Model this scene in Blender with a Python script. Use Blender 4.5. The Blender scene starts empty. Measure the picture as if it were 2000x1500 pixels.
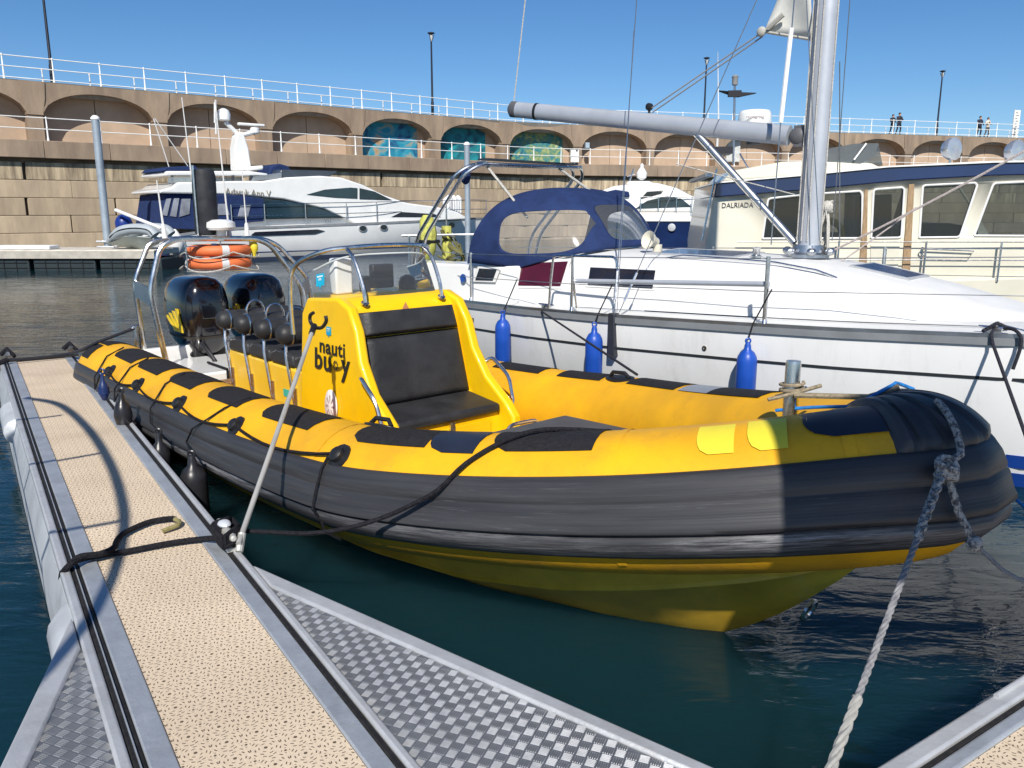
import bpy, bmesh, math, random
import numpy as np
from mathutils import Vector, Matrix
random.seed(7)
sc = bpy.context.scene
COL = sc.collection
PI = math.pi
# ---------------------------------------------------------------- camera
F = 1600.0                     # focal length in photo pixels (photo 2000 x 1500)
PITCH = math.radians(12.0)
CAM = np.array([0.0, 0.0, 2.1])
cam = bpy.data.cameras.new('camera'); cam.sensor_width = 36; cam.lens = F / 2000 * 36
cam.clip_start = 0.05; cam.clip_end = 3000
co = bpy.data.objects.new('camera', cam); COL.objects.link(co)
co.location = CAM; co.rotation_euler = (PI / 2 - PITCH, 0, 0)
sc.camera = co
# ---------------------------------------------------------------- sky, sun, exposure
SUN_AZ = math.radians(183.0)   # clockwise from +Y (camera heading)
SUN_EL = math.radians(41.0)
w = bpy.data.worlds.new('World'); sc.world = w; w.use_nodes = True
nt = w.node_tree; bg = nt.nodes['Background']
sky = nt.nodes.new('ShaderNodeTexSky'); sky.sky_type = 'NISHITA'; sky.sun_disc = False
sky.sun_elevation = SUN_EL; sky.sun_rotation = SUN_AZ
sky.air_density = 1.0; sky.dust_density = 0.6; sky.ozone_density = 5.0; sky.altitude = 1500
hsv = nt.nodes.new('ShaderNodeHueSaturation'); hsv.inputs['Saturation'].default_value = 1.17; hsv.inputs['Value'].default_value = 1.0
nt.links.new(sky.outputs['Color'], hsv.inputs['Color']); nt.links.new(hsv.outputs['Color'], bg.inputs['Color']); bg.inputs['Strength'].default_value = 0.082
sl = bpy.data.lights.new('sun', 'SUN'); sl.energy = 4.6; sl.angle = math.radians(0.5); sl.color = (1.0, 0.95, 0.87)
so = bpy.data.objects.new('sun', sl); COL.objects.link(so)
sdir = Vector((math.sin(SUN_AZ) * math.cos(SUN_EL), math.cos(SUN_AZ) * math.cos(SUN_EL), math.sin(SUN_EL)))
so.rotation_euler = sdir.to_track_quat('Z', 'Y').to_euler(); so.location = (0, -20, 30)
sc.view_settings.view_transform = 'Standard'; sc.view_settings.look = 'None'
sc.view_settings.exposure = 0.35; sc.view_settings.gamma = 1.0
# ---------------------------------------------------------------- survey helpers: photo pixel + one known plane -> point
cp_, sp_ = math.cos(PITCH), math.sin(PITCH)
def ray(x, y):
    a = (x - 1000) / F; b = (750 - y) / F
    return np.array([a, cp_ + b * sp_, -sp_ + b * cp_])
def on_z(x, y, z):
    r = ray(x, y); return CAM + (z - CAM[2]) / r[2] * r
def on_d(x, y, d):
    return CAM + ray(x, y) * d
def proj(p):
    d = np.array(p) - CAM; z = d[1] * cp_ - d[2] * sp_
    return 1000 + F * d[0] / z, 750 - F * (d[1] * sp_ + d[2] * cp_) / z
class Frame:
    """boat / pontoon frame: local x = along heading az, local y = to port, z up"""
    def __init__(s, O, az):
        a = math.radians(az); s.O = np.array(O, float)[:2]
        s.h = np.array([math.sin(a), math.cos(a)]); s.l = np.array([-math.cos(a), math.sin(a)])
        s.rot = math.atan2(s.h[1], s.h[0])
    def loc(s, q):
        d = np.array(q[:2]) - s.O; return (float(d @ s.h), float(d @ s.l), float(q[2]))
    def w(s, p):
        q = s.O + p[0] * s.h + p[1] * s.l; return (float(q[0]), float(q[1]), float(p[2]))
    def z(s, x, y, z): return s.loc(on_z(x, y, z))
    def y(s, px, py, y0):
        rr = ray(px, py); t = (y0 - (CAM[:2] - s.O) @ s.l) / (rr[:2] @ s.l); return s.loc(CAM + t * rr)
    def x(s, px, py, x0):
        rr = ray(px, py); t = (x0 - (CAM[:2] - s.O) @ s.h) / (rr[:2] @ s.h); return s.loc(CAM + t * rr)
# ---------------------------------------------------------------- objects
def thing(name, label, cat, loc=(0, 0, 0), rot=0.0, group=None):
    o = bpy.data.objects.new(name, None); COL.objects.link(o)
    o.location = loc; o.rotation_euler = (0, 0, rot); o.empty_display_size = 0.2
    o['label'] = label; o['category'] = cat
    if group: o['group'] = group
    return o
def tag(o, label, cat, group=None):
    o['label'] = label; o['category'] = cat
    if group: o['group'] = group
    return o
def rotmat(o):
    return Matrix.Translation(o.location) @ o.rotation_euler.to_matrix().to_4x4()
def unit(v):
    v = np.array(v, float); n = np.linalg.norm(v); return v / n if n > 1e-9 else v
class MB:
    def __init__(s): s.v = []; s.f = []
    def add(s, vs, fs):
        b = len(s.v); s.v += [tuple(map(float, p)) for p in vs]; s.f += [tuple(b + i for i in f) for f in fs]; return s
    def box(s, lo, hi, M=None):
        x0, y0, z0 = lo; x1, y1, z1 = hi
        vs = [(x0, y0, z0), (x1, y0, z0), (x1, y1, z0), (x0, y1, z0), (x0, y0, z1), (x1, y0, z1), (x1, y1, z1), (x0, y1, z1)]
        if M is not None: vs = [tuple(M @ Vector(p)) for p in vs]
        return s.add(vs, [(0, 3, 2, 1), (4, 5, 6, 7), (0, 1, 5, 4), (1, 2, 6, 5), (2, 3, 7, 6), (3, 0, 4, 7)])
    def loft(s, rings, closed=True, cap0=True, cap1=True, loop=False):
        n = len(rings[0]); vs = [p for r in rings for p in r]; fs = []
        m = len(rings)
        for i in range(m if loop else m - 1):
            j = (i + 1) % m
            for k in range(n if closed else n - 1):
                k2 = (k + 1) % n
                fs.append((i * n + k, i * n + k2, j * n + k2, j * n + k))
        if not loop and closed:
            if cap0: fs.append(tuple(range(n - 1, -1, -1)))
            if cap1: fs.append(tuple((m - 1) * n + k for k in range(n)))
        return s.add(vs, fs)
    def tube(s, pts, r, n=8, loop=False, cap=True):
        P = [np.array(p, float) for p in pts]; m = len(P)
        rs = r if hasattr(r, '__len__') else [r] * m
        T = []
        for i in range(m):
            a = P[(i - 1) % m] if (i > 0 or loop) else P[i]; b = P[(i + 1) % m] if (i < m - 1 or loop) else P[i]
            T.append(unit(b - a))
        up = np.array([0, 0, 1.0]) if abs(T[0][2]) < .9 else np.array([1.0, 0, 0])
        N = unit(np.cross(T[0], up)); rings = []
        for i in range(m):
            N = unit(N - T[i] * (N @ T[i])); B = np.cross(T[i], N)
            rings.append([P[i] + rs[i] * (math.cos(2 * PI * k / n) * N + math.sin(2 * PI * k / n) * B) for k in range(n)])
        return s.loft(rings, True, cap, cap, loop)
    def lathe(s, prof, c=(0, 0, 0), ax=(0, 0, 1), n=16):
        ax = unit(ax); u = unit(np.cross(ax, (0, 0, 1.0) if abs(ax[2]) < .9 else (1.0, 0, 0))); v = np.cross(ax, u); c = np.array(c, float)
        return s.loft([[c + ax * h + r * (math.cos(2 * PI * k / n) * u + math.sin(2 * PI * k / n) * v) for k in range(n)] for r, h in prof])
    def prism(s, poly, off):
        """closed polygon of 3-D points, swept along off"""
        off = np.array(off, float); n = len(poly)
        vs = [tuple(np.array(p, float)) for p in poly] + [tuple(np.array(p, float) + off) for p in poly]
        fs = [tuple(range(n - 1, -1, -1)), tuple(range(n, 2 * n))] + [(i, (i + 1) % n, n + (i + 1) % n, n + i) for i in range(n)]
        return s.add(vs, fs)
    def grid(s, fn, nu, nv):
        """open sheet of points fn(a, b), a, b in 0..1"""
        vs = [fn(i / nu, j / nv) for i in range(nu + 1) for j in range(nv + 1)]
        fs = [(i * (nv + 1) + j, (i + 1) * (nv + 1) + j, (i + 1) * (nv + 1) + j + 1, i * (nv + 1) + j + 1) for i in range(nu) for j in range(nv)]
        return s.add(vs, fs)
    def ball(s, c, r, n=12, m=8):
        r = r if hasattr(r, '__len__') else (r, r, r)
        rings = []
        for i in range(m + 1):
            t = -PI / 2 + PI * i / m; cr = max(math.cos(t), .02)
            rings.append([(c[0] + r[0] * cr * math.cos(2 * PI * k / n), c[1] + r[1] * cr * math.sin(2 * PI * k / n), c[2] + r[2] * math.sin(t)) for k in range(n)])
        return s.loft(rings)
    def mesh(s, name, mats, smooth=35):
        me = bpy.data.meshes.new(name); me.from_pydata(s.v, [], s.f)
        bm = bmesh.new(); bm.from_mesh(me); bmesh.ops.recalc_face_normals(bm, faces=bm.faces); bm.to_mesh(me); bm.free()
        for m in (mats if isinstance(mats, (list, tuple)) else [mats]): me.materials.append(m)
        if smooth:
            me.polygons.foreach_set('use_smooth', [True] * len(me.polygons)); me.set_sharp_from_angle(angle=math.radians(smooth))
        return me
    def build(s, name, mats, parent=None, world=False, bevel=0, smooth=35, origin=None, solid=0, segs=2, label=None, flip=False, keep=False):
        if world and parent is not None:
            Mi = rotmat(parent).inverted(); s.v = [tuple(Mi @ Vector(p)) for p in s.v]
        if origin is not None: s.v = [(p[0] - origin[0], p[1] - origin[1], p[2] - origin[2]) for p in s.v]
        me = s.mesh(name, mats, smooth)
        o = bpy.data.objects.new(name, me); COL.objects.link(o)
        if parent is not None: o.parent = parent
        if origin is not None: o.location = origin
        if solid:
            md = o.modifiers.new('solid', 'SOLIDIFY'); md.thickness = solid; md.offset = 0
        if bevel:
            md = o.modifiers.new('bevel', 'BEVEL'); md.width = bevel; md.segments = segs; md.limit_method = 'ANGLE'; md.angle_limit = math.radians(40)
        if label: o['label'] = label
        return o
def structure(o):
    o['kind'] = 'structure'; return o
def stuff(o):
    o['kind'] = 'stuff'; return o
def share(src, parent=None, name=None):
    o = src.copy(); COL.objects.link(o)
    if parent is not None: o.parent = parent
    return o
def dup(root):
    r = root.copy(); COL.objects.link(r)
    for ch in list(root.children):
        c = ch.copy(); COL.objects.link(c); c.parent = r
        for g in list(ch.children):
            d = g.copy(); COL.objects.link(d); d.parent = c
    return r
def smooth_path(pts, n=8, loop=False):
    """Catmull-Rom through pts"""
    P = [np.array(p, float) for p in pts]; m = len(P); out = []
    for i in range(m if loop else m - 1):
        if loop: a, b, c, d = P[(i - 1) % m], P[i], P[(i + 1) % m], P[(i + 2) % m]
        else: a, b, c, d = P[max(i - 1, 0)], P[i], P[i + 1], P[min(i + 2, m - 1)]
        for k in range(n):
            t = k / n
            out.append(.5 * ((2 * b) + (c - a) * t + (2 * a - 5 * b + 4 * c - d) * t * t + (3 * b - a - 3 * c + d) * t ** 3))
    if not loop: out.append(P[-1])
    return out
def round_path(pts, r, n=5):
    """polyline with each inner corner replaced by an arc-like bend of size r"""
    P = [np.array(p, float) for p in pts]; out = [P[0]]
    for i in range(1, len(P) - 1):
        a, b, c = P[i - 1], P[i], P[i + 1]
        da, dc = np.linalg.norm(a - b), np.linalg.norm(c - b); rr = min(r, da * .45, dc * .45)
        p, q = b + unit(a - b) * rr, b + unit(c - b) * rr
        for k in range(n + 1):
            t = k / n; out.append((1 - t) ** 2 * p + 2 * t * (1 - t) * b + t * t * q)
    out.append(P[-1]); return out
def rope_pts(a, b, sag=.1, n=12):
    a, b = np.array(a, float), np.array(b, float)
    return [a + (b - a) * t - np.array([0, 0, 4 * sag * t * (1 - t)]) for t in np.linspace(0, 1, n)]
def text_obj(name, body, size, mat, parent, M, bold=0.0, squash=1.0, thick=.003, space=1.0):
    cu = bpy.data.curves.new(name, 'FONT'); cu.body = body; cu.size = size; cu.offset = bold; cu.extrude = thick
    cu.space_character = space; cu.align_x = 'CENTER'; cu.align_y = 'CENTER'; cu.resolution_u = 3
    t = bpy.data.objects.new(name, cu); me = bpy.data.meshes.new_from_object(t); bpy.data.objects.remove(t)
    me.transform(M @ Matrix.Diagonal((squash, 1, 1, 1))); me.materials.clear(); me.materials.append(mat)
    o = bpy.data.objects.new(name, me); COL.objects.link(o); o.parent = parent
    return o
def basis(c, ex, ey):
    ex = Vector(ex).normalized(); ey = Vector(ey); ey = (ey - ex * ey.dot(ex)).normalized(); ez = ex.cross(ey)
    M = Matrix((ex, ey, ez)).transposed().to_4x4(); M.translation = Vector(c); return M
# ---------------------------------------------------------------- materials
MC = {}
def mat(name, col, rough=.5, metal=0, var=.12, scale=3.0, bump=0.0, bscale=60.0, col2=None, stretch=(1, 1, 1), coat=0.0, rand=0.0, spec=.5, detail=5, lo=.35, hi=.65, rvar=.1, alpha=1.0, trans=0.0, ior=1.45, dirt=0.0, dirt_col=(.12, .09, .06), dscale=5.0, dstretch=(1, 1, 1)):
    m = bpy.data.materials.new(name); m.use_nodes = True; n = m.node_tree; N = n.nodes; L = n.links; b = N['Principled BSDF']
    b.inputs['Roughness'].default_value = rough; b.inputs['Metallic'].default_value = metal; b.inputs['Coat Weight'].default_value = coat
    b.inputs['Coat Roughness'].default_value = .06
    b.inputs['Specular IOR Level'].default_value = spec; b.inputs['IOR'].default_value = ior
    if trans: b.inputs['Transmission Weight'].default_value = trans
    if alpha < 1: b.inputs['Alpha'].default_value = alpha
    tc = N.new('ShaderNodeTexCoord'); mp = N.new('ShaderNodeMapping'); mp.inputs['Scale'].default_value = stretch
    L.new(tc.outputs['Object'], mp.inputs['Vector'])
    no = N.new('ShaderNodeTexNoise'); no.inputs['Scale'].default_value = scale; no.inputs['Detail'].default_value = detail; no.inputs['Roughness'].default_value = .6
    L.new(mp.outputs['Vector'], no.inputs['Vector'])
    rp = N.new('ShaderNodeValToRGB'); rp.color_ramp.elements[0].position = lo; rp.color_ramp.elements[1].position = hi
    c2 = col2 if col2 is not None else tuple(max(0, c * (1 - 2 * var)) for c in col)
    rp.color_ramp.elements[0].color = (*c2, 1); rp.color_ramp.elements[1].color = (*col, 1)
    L.new(no.outputs['Fac'], rp.inputs['Fac'])
    out = rp.outputs['Color']
    if rand:
        oi = N.new('ShaderNodeObjectInfo'); hs = N.new('ShaderNodeHueSaturation'); mr = N.new('ShaderNodeMapRange')
        mr.inputs['To Min'].default_value = 1 - rand; mr.inputs['To Max'].default_value = 1 + rand
        L.new(oi.outputs['Random'], mr.inputs['Value']); L.new(mr.outputs['Result'], hs.inputs['Value']); L.new(out, hs.inputs['Color']); out = hs.outputs['Color']
    if dirt:
        m3 = N.new('ShaderNodeMapping'); m3.inputs['Scale'].default_value = dstretch; L.new(tc.outputs['Object'], m3.inputs['Vector'])
        n3 = N.new('ShaderNodeTexNoise'); n3.inputs['Scale'].default_value = dscale; n3.inputs['Detail'].default_value = 10; n3.inputs['Roughness'].default_value = .72; L.new(m3.outputs['Vector'], n3.inputs['Vector'])
        mr3 = N.new('ShaderNodeMapRange'); mr3.inputs['From Min'].default_value = .52; mr3.inputs['From Max'].default_value = .78; mr3.inputs['To Max'].default_value = dirt; L.new(n3.outputs['Fac'], mr3.inputs['Value'])
        mx3 = N.new('ShaderNodeMix'); mx3.data_type = 'RGBA'; L.new(mr3.outputs[0], mx3.inputs['Factor']); L.new(out, mx3.inputs['A']); mx3.inputs['B'].default_value = (*dirt_col, 1); out = mx3.outputs['Result']
    L.new(out, b.inputs['Base Color'])
    if rvar:
        mr = N.new('ShaderNodeMapRange'); mr.inputs['To Min'].default_value = max(.02, rough - rvar); mr.inputs['To Max'].default_value = min(1, rough + rvar)
        L.new(no.outputs['Fac'], mr.inputs['Value']); L.new(mr.outputs['Result'], b.inputs['Roughness'])
    if bump:
        n2 = N.new('ShaderNodeTexNoise'); n2.inputs['Scale'].default_value = bscale; n2.inputs['Detail'].default_value = 4
        bp = N.new('ShaderNodeBump'); bp.inputs['Strength'].default_value = bump; bp.inputs['Distance'].default_value = .02
        L.new(mp.outputs['Vector'], n2.inputs['Vector']); L.new(n2.outputs['Fac'], bp.inputs['Height']); L.new(bp.outputs['Normal'], b.inputs['Normal'])
    return m
white_gel = mat('white_gelcoat', (.80, .80, .78), .25, var=.04, coat=.5, scale=1.5, rvar=.05)
cream_gel = mat('cream_gelcoat', (.66, .63, .52), .3, var=.05, coat=.4, scale=1.2, rvar=.05)
white_paint = mat('white_paint', (.82, .82, .80), .45, var=.05)
navy_gel = mat('navy_gelcoat', (.012, .028, .10), .2, var=.15, coat=.6, scale=1.0, rvar=.05)
navy_canvas = mat('navy_canvas', (.018, .036, .115), .85, var=.15, scale=6, bump=.25, bscale=25, spec=.25)
blue_paint = mat('blue_paint', (.012, .07, .32), .3, var=.1, coat=.3)
black_plastic = mat('black_plastic', (.018, .018, .02), .42, var=.2, scale=8)
black_gloss = mat('black_gloss', (.006, .006, .009), .16, var=.1, coat=1.0, rvar=.04)
rope_black = mat('black_rope', (.02, .02, .025), .9, var=.3, scale=60, bump=.6, bscale=120, spec=.2)
steel = mat('stainless_steel', (.74, .74, .74), .26, 1.0, var=.1, scale=20, rvar=.08)
alu = mat('anodised_aluminium', (.52, .54, .57), .38, 1.0, var=.08, scale=6, rvar=.1)
dark_glass = mat('dark_window_glass', (.012, .018, .024), .06, var=.2, coat=.6, scale=.6, rvar=.03)
teal_glass = mat('tinted_window_glass', (.02, .05, .07), .06, var=.3, coat=.6, scale=.5, rvar=.03)
teak = mat('teak', (.36, .20, .085), .6, var=.3, scale=14, stretch=(1, 8, 8))
white_rope = mat('white_rope', (.62, .60, .55), .9, var=.2, scale=70, bump=.6, bscale=150)
wire_mat = mat('rigging_wire', (.5, .5, .5), .35, .9, var=.1)
def glass_mat(name, tint, alpha, rough=.04):
    """clear sheet: mostly see-through, a share of tinted gloss"""
    m = bpy.data.materials.new(name); m.use_nodes = True; n = m.node_tree; N = n.nodes; L = n.links; N.remove(N['Principled BSDF'])
    tr = N.new('ShaderNodeBsdfTransparent'); tr.inputs['Color'].default_value = (*tint, 1)
    gl = N.new('ShaderNodeBsdfGlossy'); gl.inputs['Roughness'].default_value = rough
    df = N.new('ShaderNodeBsdfDiffuse'); df.inputs['Color'].default_value = (.75, .78, .8, 1)
    fr = N.new('ShaderNodeFresnel'); fr.inputs['IOR'].default_value = 1.5
    m1 = N.new('ShaderNodeMixShader'); m2 = N.new('ShaderNodeMixShader'); m1.inputs['Fac'].default_value = alpha
    L.new(tr.outputs[0], m1.inputs[1]); L.new(df.outputs[0], m1.inputs[2]); L.new(fr.outputs[0], m2.inputs['Fac']); L.new(m1.outputs[0], m2.inputs[1]); L.new(gl.outputs[0], m2.inputs[2])
    L.new(m2.outputs[0], N['Material Output'].inputs['Surface'])
    return m
clear_acrylic = glass_mat('clear_acrylic', (.93, .95, .96), .05)
vinyl = glass_mat('clear_vinyl', (.8, .83, .86), .08, .08)
# ================================================================ SETTING
# ---- water
def water_material():
    m = bpy.data.materials.new('harbour_water'); m.use_nodes = True; n = m.node_tree; N = n.nodes; L = n.links; b = N['Principled BSDF']
    m.cycles.displacement_method = 'BUMP'; b.subsurface_method = 'BURLEY'; b.inputs['Subsurface Weight'].default_value = 1.0; b.inputs['Subsurface Radius'].default_value = (.5, .9, 1.0); b.inputs['Subsurface Scale'].default_value = 1.1
    b.inputs['Base Color'].default_value = (.005, .027, .037, 1); b.inputs['Roughness'].default_value = .06; b.inputs['IOR'].default_value = 1.33
    tc = N.new('ShaderNodeTexCoord'); mp = N.new('ShaderNodeMapping'); mp.inputs['Scale'].default_value = (.8, 2.2, 1); mp.inputs['Rotation'].default_value = (0, 0, .35)
    L.new(tc.outputs['Object'], mp.inputs['Vector'])
    hs = []
    for s, d, k in ((.55, 2, 1.0), (2.6, 3, .42), (9.0, 3, .10)):
        no = N.new('ShaderNodeTexNoise'); no.inputs['Scale'].default_value = s; no.inputs['Detail'].default_value = d; no.inputs['Distortion'].default_value = .6
        L.new(mp.outputs['Vector'], no.inputs['Vector']); mu = N.new('ShaderNodeMath'); mu.operation = 'MULTIPLY'; mu.inputs[1].default_value = k
        L.new(no.outputs['Fac'], mu.inputs[0]); hs.append(mu.outputs[0])
    a = N.new('ShaderNodeMath'); a.operation = 'ADD'; L.new(hs[0], a.inputs[0]); L.new(hs[1], a.inputs[1])
    a2 = N.new('ShaderNodeMath'); a2.operation = 'ADD'; L.new(a.outputs[0], a2.inputs[0]); L.new(hs[2], a2.inputs[1])
    # calm patches and breeze patches
    pn = N.new('ShaderNodeTexNoise'); pn.inputs['Scale'].default_value = .22; pn.inputs['Detail'].default_value = 2; L.new(tc.outputs['Object'], pn.inputs['Vector'])
    pr = N.new('ShaderNodeMapRange'); pr.inputs['From Min'].default_value = .35; pr.inputs['From Max'].default_value = .7; pr.inputs['To Min'].default_value = .3; pr.inputs['To Max'].default_value = 1.0
    L.new(pn.outputs['Fac'], pr.inputs['Value'])
    bp = N.new('ShaderNodeBump'); bp.inputs['Distance'].default_value = .045; L.new(pr.outputs[0], bp.inputs['Strength'])
    L.new(a2.outputs[0], bp.inputs['Height']); L.new(bp.outputs['Normal'], b.inputs['Normal'])
    return m
structure(MB().grid(lambda a, b: (-400 + 800 * a, -200 + 700 * b, 0), 8, 8).build('water', water_material(), smooth=0))
structure(MB().grid(lambda a, b: (-400 + 800 * a, -200 + 700 * b, -6), 4, 4).build('seabed', mat('seabed_mud', (.05, .06, .045), .9), smooth=0))

# ---- harbour wall (thing) along a path that bends away to the right
S_BAY = 5.85
def wall_az(s): 
    t = min(max((s - 27) / 9, 0), 1); return math.radians(51 + 23 * t * t * (3 - 2 * t))
_ws = np.arange(-20, 140, .1); _wp = np.zeros((len(_ws), 2)); _k0 = 200
_wp[_k0] = (-23.2, 41.7)
for i in range(_k0 + 1, len(_ws)): _wp[i] = _wp[i - 1] + .1 * np.array([math.sin(wall_az(_ws[i])), math.cos(wall_az(_ws[i]))])
for i in range(_k0 - 1, -1, -1): _wp[i] = _wp[i + 1] - .1 * np.array([math.sin(wall_az(_ws[i])), math.cos(wall_az(_ws[i]))])
def W(s, off=0.0, z=0.0):
    x = np.interp(s, _ws, _wp[:, 0]); y = np.interp(s, _ws, _wp[:, 1]); a = wall_az(s)
    return np.array([x + off * math.cos(a), y - off * math.sin(a), z])
ZT, ZL = 8.2, 5.34
conc = mat('brown_concrete', (.34, .255, .18), .85, var=.2, scale=1.2, stretch=(1, 1, .25), bump=.4, bscale=18, col2=(.22, .165, .12), rand=.06)
render_tan = mat('tan_render', (.50, .37, .265), .85, var=.1, scale=.8, bump=.2, bscale=20, rand=.03)
stone_m = mat('granite_block', (.46, .36, .245), .85, scale=1.6, stretch=(1, 1, .22), bump=.3, bscale=10, col2=(.32, .25, .175), rand=.12)
stone_top = mat('stained_block', (.52, .42, .28), .85, scale=2.2, stretch=(1.2, 1, .12), bump=.5, bscale=14, col2=(.17, .13, .09), rand=.1, lo=.38, hi=.6)
joint_m = mat('dark_joint', (.06, .05, .04), .95)
wall = thing('harbour_wall', 'long brown stone harbour wall with a row of blind arches below the promenade', 'wall', tuple(W(0, 1, 0)))
def wbuild(mb, name, m, **k): return mb.build(name, m, wall, world=True, **k)
NB = range(-2, 20)
def arch_mesh(i):
    s0 = i * S_BAY; mb = MB(); pw = .33; n = 20; top = []; bot = []
    xs = [pw + (S_BAY - 2 * pw) * k / n for k in range(n + 1)]
    def za(x):
        t = (x - S_BAY / 2) / (S_BAY / 2 - pw); return 6.68 + 1.10 * max(0, 1 - abs(t) ** 2.2) ** .62
    for dep in ((0.0, -.95),):
        for k in range(n):
            a, b = xs[k], xs[k + 1]
            mb.add([W(s0 + a, 0, za(a)), W(s0 + b, 0, za(b)), W(s0 + b, 0, ZT), W(s0 + a, 0, ZT)], [(0, 1, 2, 3)])
            mb.add([W(s0 + a, 0, za(a)), W(s0 + b, 0, za(b)), W(s0 + b, -.95, za(b)), W(s0 + a, -.95, za(a))], [(0, 1, 2, 3)])
            mb.add([W(s0 + a, 0, ZT), W(s0 + b, 0, ZT), W(s0 + b, -.95, ZT), W(s0 + a, -.95, ZT)], [(0, 1, 2, 3)])
    # archivolt band, slightly proud
    for k in range(n):
        a, b = xs[k], xs[k + 1]
        q = [W(s0 + a, .05, za(a)), W(s0 + b, .05, za(b)), W(s0 + b, .05, za(b) + .17), W(s0 + a, .05, za(a) + .17)]
        r = [W(s0 + a, 0, za(a)), W(s0 + b, 0, za(b)), W(s0 + b, 0, za(b) + .17), W(s0 + a, 0, za(a) + .17)]
        mb.add(q + r, [(0, 1, 2, 3), (0, 1, 5, 4), (3, 2, 6, 7)])
    return mb
mural = {}
def mural_mat(name, cols, sc_, dist):
    m = bpy.data.materials.new(name); m.use_nodes = True; n = m.node_tree; N = n.nodes; L = n.links; b = N['Principled BSDF']; b.inputs['Roughness'].default_value = .7
    tc = N.new('ShaderNodeTexCoord'); no = N.new('ShaderNodeTexNoise'); no.inputs['Scale'].default_value = sc_; no.inputs['Detail'].default_value = 6; no.inputs['Distortion'].default_value = dist
    L.new(tc.outputs['Generated'], no.inputs['Vector']); rp = N.new('ShaderNodeValToRGB'); e = rp.color_ramp.elements
    e[0].position = .25; e[0].color = (*cols[0], 1); e[1].position = .75; e[1].color = (*cols[-1], 1)
    for k, c in enumerate(cols[1:-1]): 
        q = e.new(.25 + .5 * (k + 1) / (len(cols) - 1)); q.color = (*c, 1)
    L.new(no.outputs['Fac'], rp.inputs['Fac']); L.new(rp.outputs['Color'], b.inputs['Base Color']); return m
mural[3] = mural_mat('mural_paint_wave', [(.005, .03, .10), (.01, .10, .22), (.015, .28, .40), (.40, .30, .18), (.28, .09, .04)], 2.4, 1.0)
mural[4] = mural_mat('mural_paint_deep', [(.003, .02, .07), (.01, .12, .16), (.01, .26, .30), (.02, .40, .42)], 2.6, 1.2)
mural[5] = mural_mat('mural_paint_leafy', [(.01, .03, .06), (.02, .14, .20), (.05, .22, .22), (.16, .24, .10), (.34, .40, .20), (.45, .48, .48)], 5.0, 1.6)
for i in NB:
    s0 = i * S_BAY
    wbuild(arch_mesh(i), 'arch', conc)
    # pier with tapering springer stone
    mb = MB(); mb.loft([[W(s0 - .33, 0, z), W(s0 + .33, 0, z), W(s0 + .33, -1.2, z), W(s0 - .33, -1.2, z)] for z in (5.0, 6.68)])
    wbuild(mb, 'pier', conc)
    mb = MB(); mb.loft([[W(s0 - a, o, z), W(s0 + a, o, z), W(s0 + a, -.6, z), W(s0 - a, -.6, z)] for a, o, z in ((.36, .06, 6.63), (.36, .06, 6.73), (.50, .06, 7.42), (.56, .06, ZT - .01))])
    wbuild(mb, 'springer_stone', conc)
    # back panels: two slabs with a joint
    for a, b in ((.2, S_BAY / 2 - .02), (S_BAY / 2 + .02, S_BAY - .2)):
        mb = MB(); mb.loft([[W(s0 + a, -.94, z), W(s0 + b, -.94, z), W(s0 + b, -1.3, z), W(s0 + a, -1.3, z)] for z in (5.0, 7.95)])
        wbuild(mb, 'back_panel', render_tan)
    if i in mural:
        mb = MB(); a, b = (.42, 4.7) if i < 5 else (.42, 5.0)
        if i == 3: a, b = .42, 4.9
        nn = 10
        def zt(x):
            t = (x - S_BAY / 2) / (S_BAY / 2 - .33); return 6.63 + 1.08 * max(0, 1 - abs(t) ** 2.2) ** .62
        for k in range(nn):
            p, q = a + (b - a) * k / nn, a + (b - a) * (k + 1) / nn
            mb.add([W(s0 + p, -.86, 5.3), W(s0 + q, -.86, 5.3), W(s0 + q, -.86, zt(q)), W(s0 + p, -.86, zt(p))], [(0, 1, 2, 3)])
        wbuild(mb, 'mural', mural[i])
    # ledge beam + shaded recess + core, in half-bay lengths
    for a, b in ((0, S_BAY / 2 - .012), (S_BAY / 2, S_BAY - .012)):
        mb = MB(); mb.loft([[W(s0 + a, 1.36, z), W(s0 + b, 1.36, z), W(s0 + b, -1.1, z), W(s0 + a, -1.1, z)] for z in (4.52, ZL)])
        wbuild(mb, 'ledge_beam', conc, bevel=.03)
    mb = MB(); mb.loft([[W(s0, .62, z), W(s0 + S_BAY, .62, z), W(s0 + S_BAY, -1.3, z), W(s0, -1.3, z)] for z in (-3, 4.53)])
    wbuild(mb, 'wall_core', joint_m if False else conc)
# stone blocks, five courses, half bond
BL, BH = 3.9, .84
_bm = MB(); _bm.box((-BL / 2 + .012, -.5, .009), (BL / 2 - .012, 0, BH - .009)); block_mesh = _bm.mesh('stone_block', stone_m, smooth=0)
_bm = MB(); _bm.box((-BL / 2 + .012, -.5, .009), (BL / 2 - .012, 0, BH - .009)); block_mesh_top = _bm.mesh('stone_block', stone_top, smooth=0)
for r in range(-1, 5):
    for k in range(-4, 27):
        s = (k + (.5 if r % 2 else 0)) * BL + 1.0 + random.uniform(-.12, .12)
        p = W(s, 1.0 + random.uniform(-.006, .008), .15 + r * BH); a = wall_az(s)
        o = bpy.data.objects.new('stone_block', block_mesh_top if r >= 4 or (r == 3 and random.random() < .3) else block_mesh); COL.objects.link(o); o.parent = wall
        o.location = tuple(p - np.array(wall.location)); o.rotation_euler = (0, 0, math.pi / 2 - a + PI)
        md = o.modifiers.new('bevel', 'BEVEL'); md.width = .025; md.segments = 2
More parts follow.
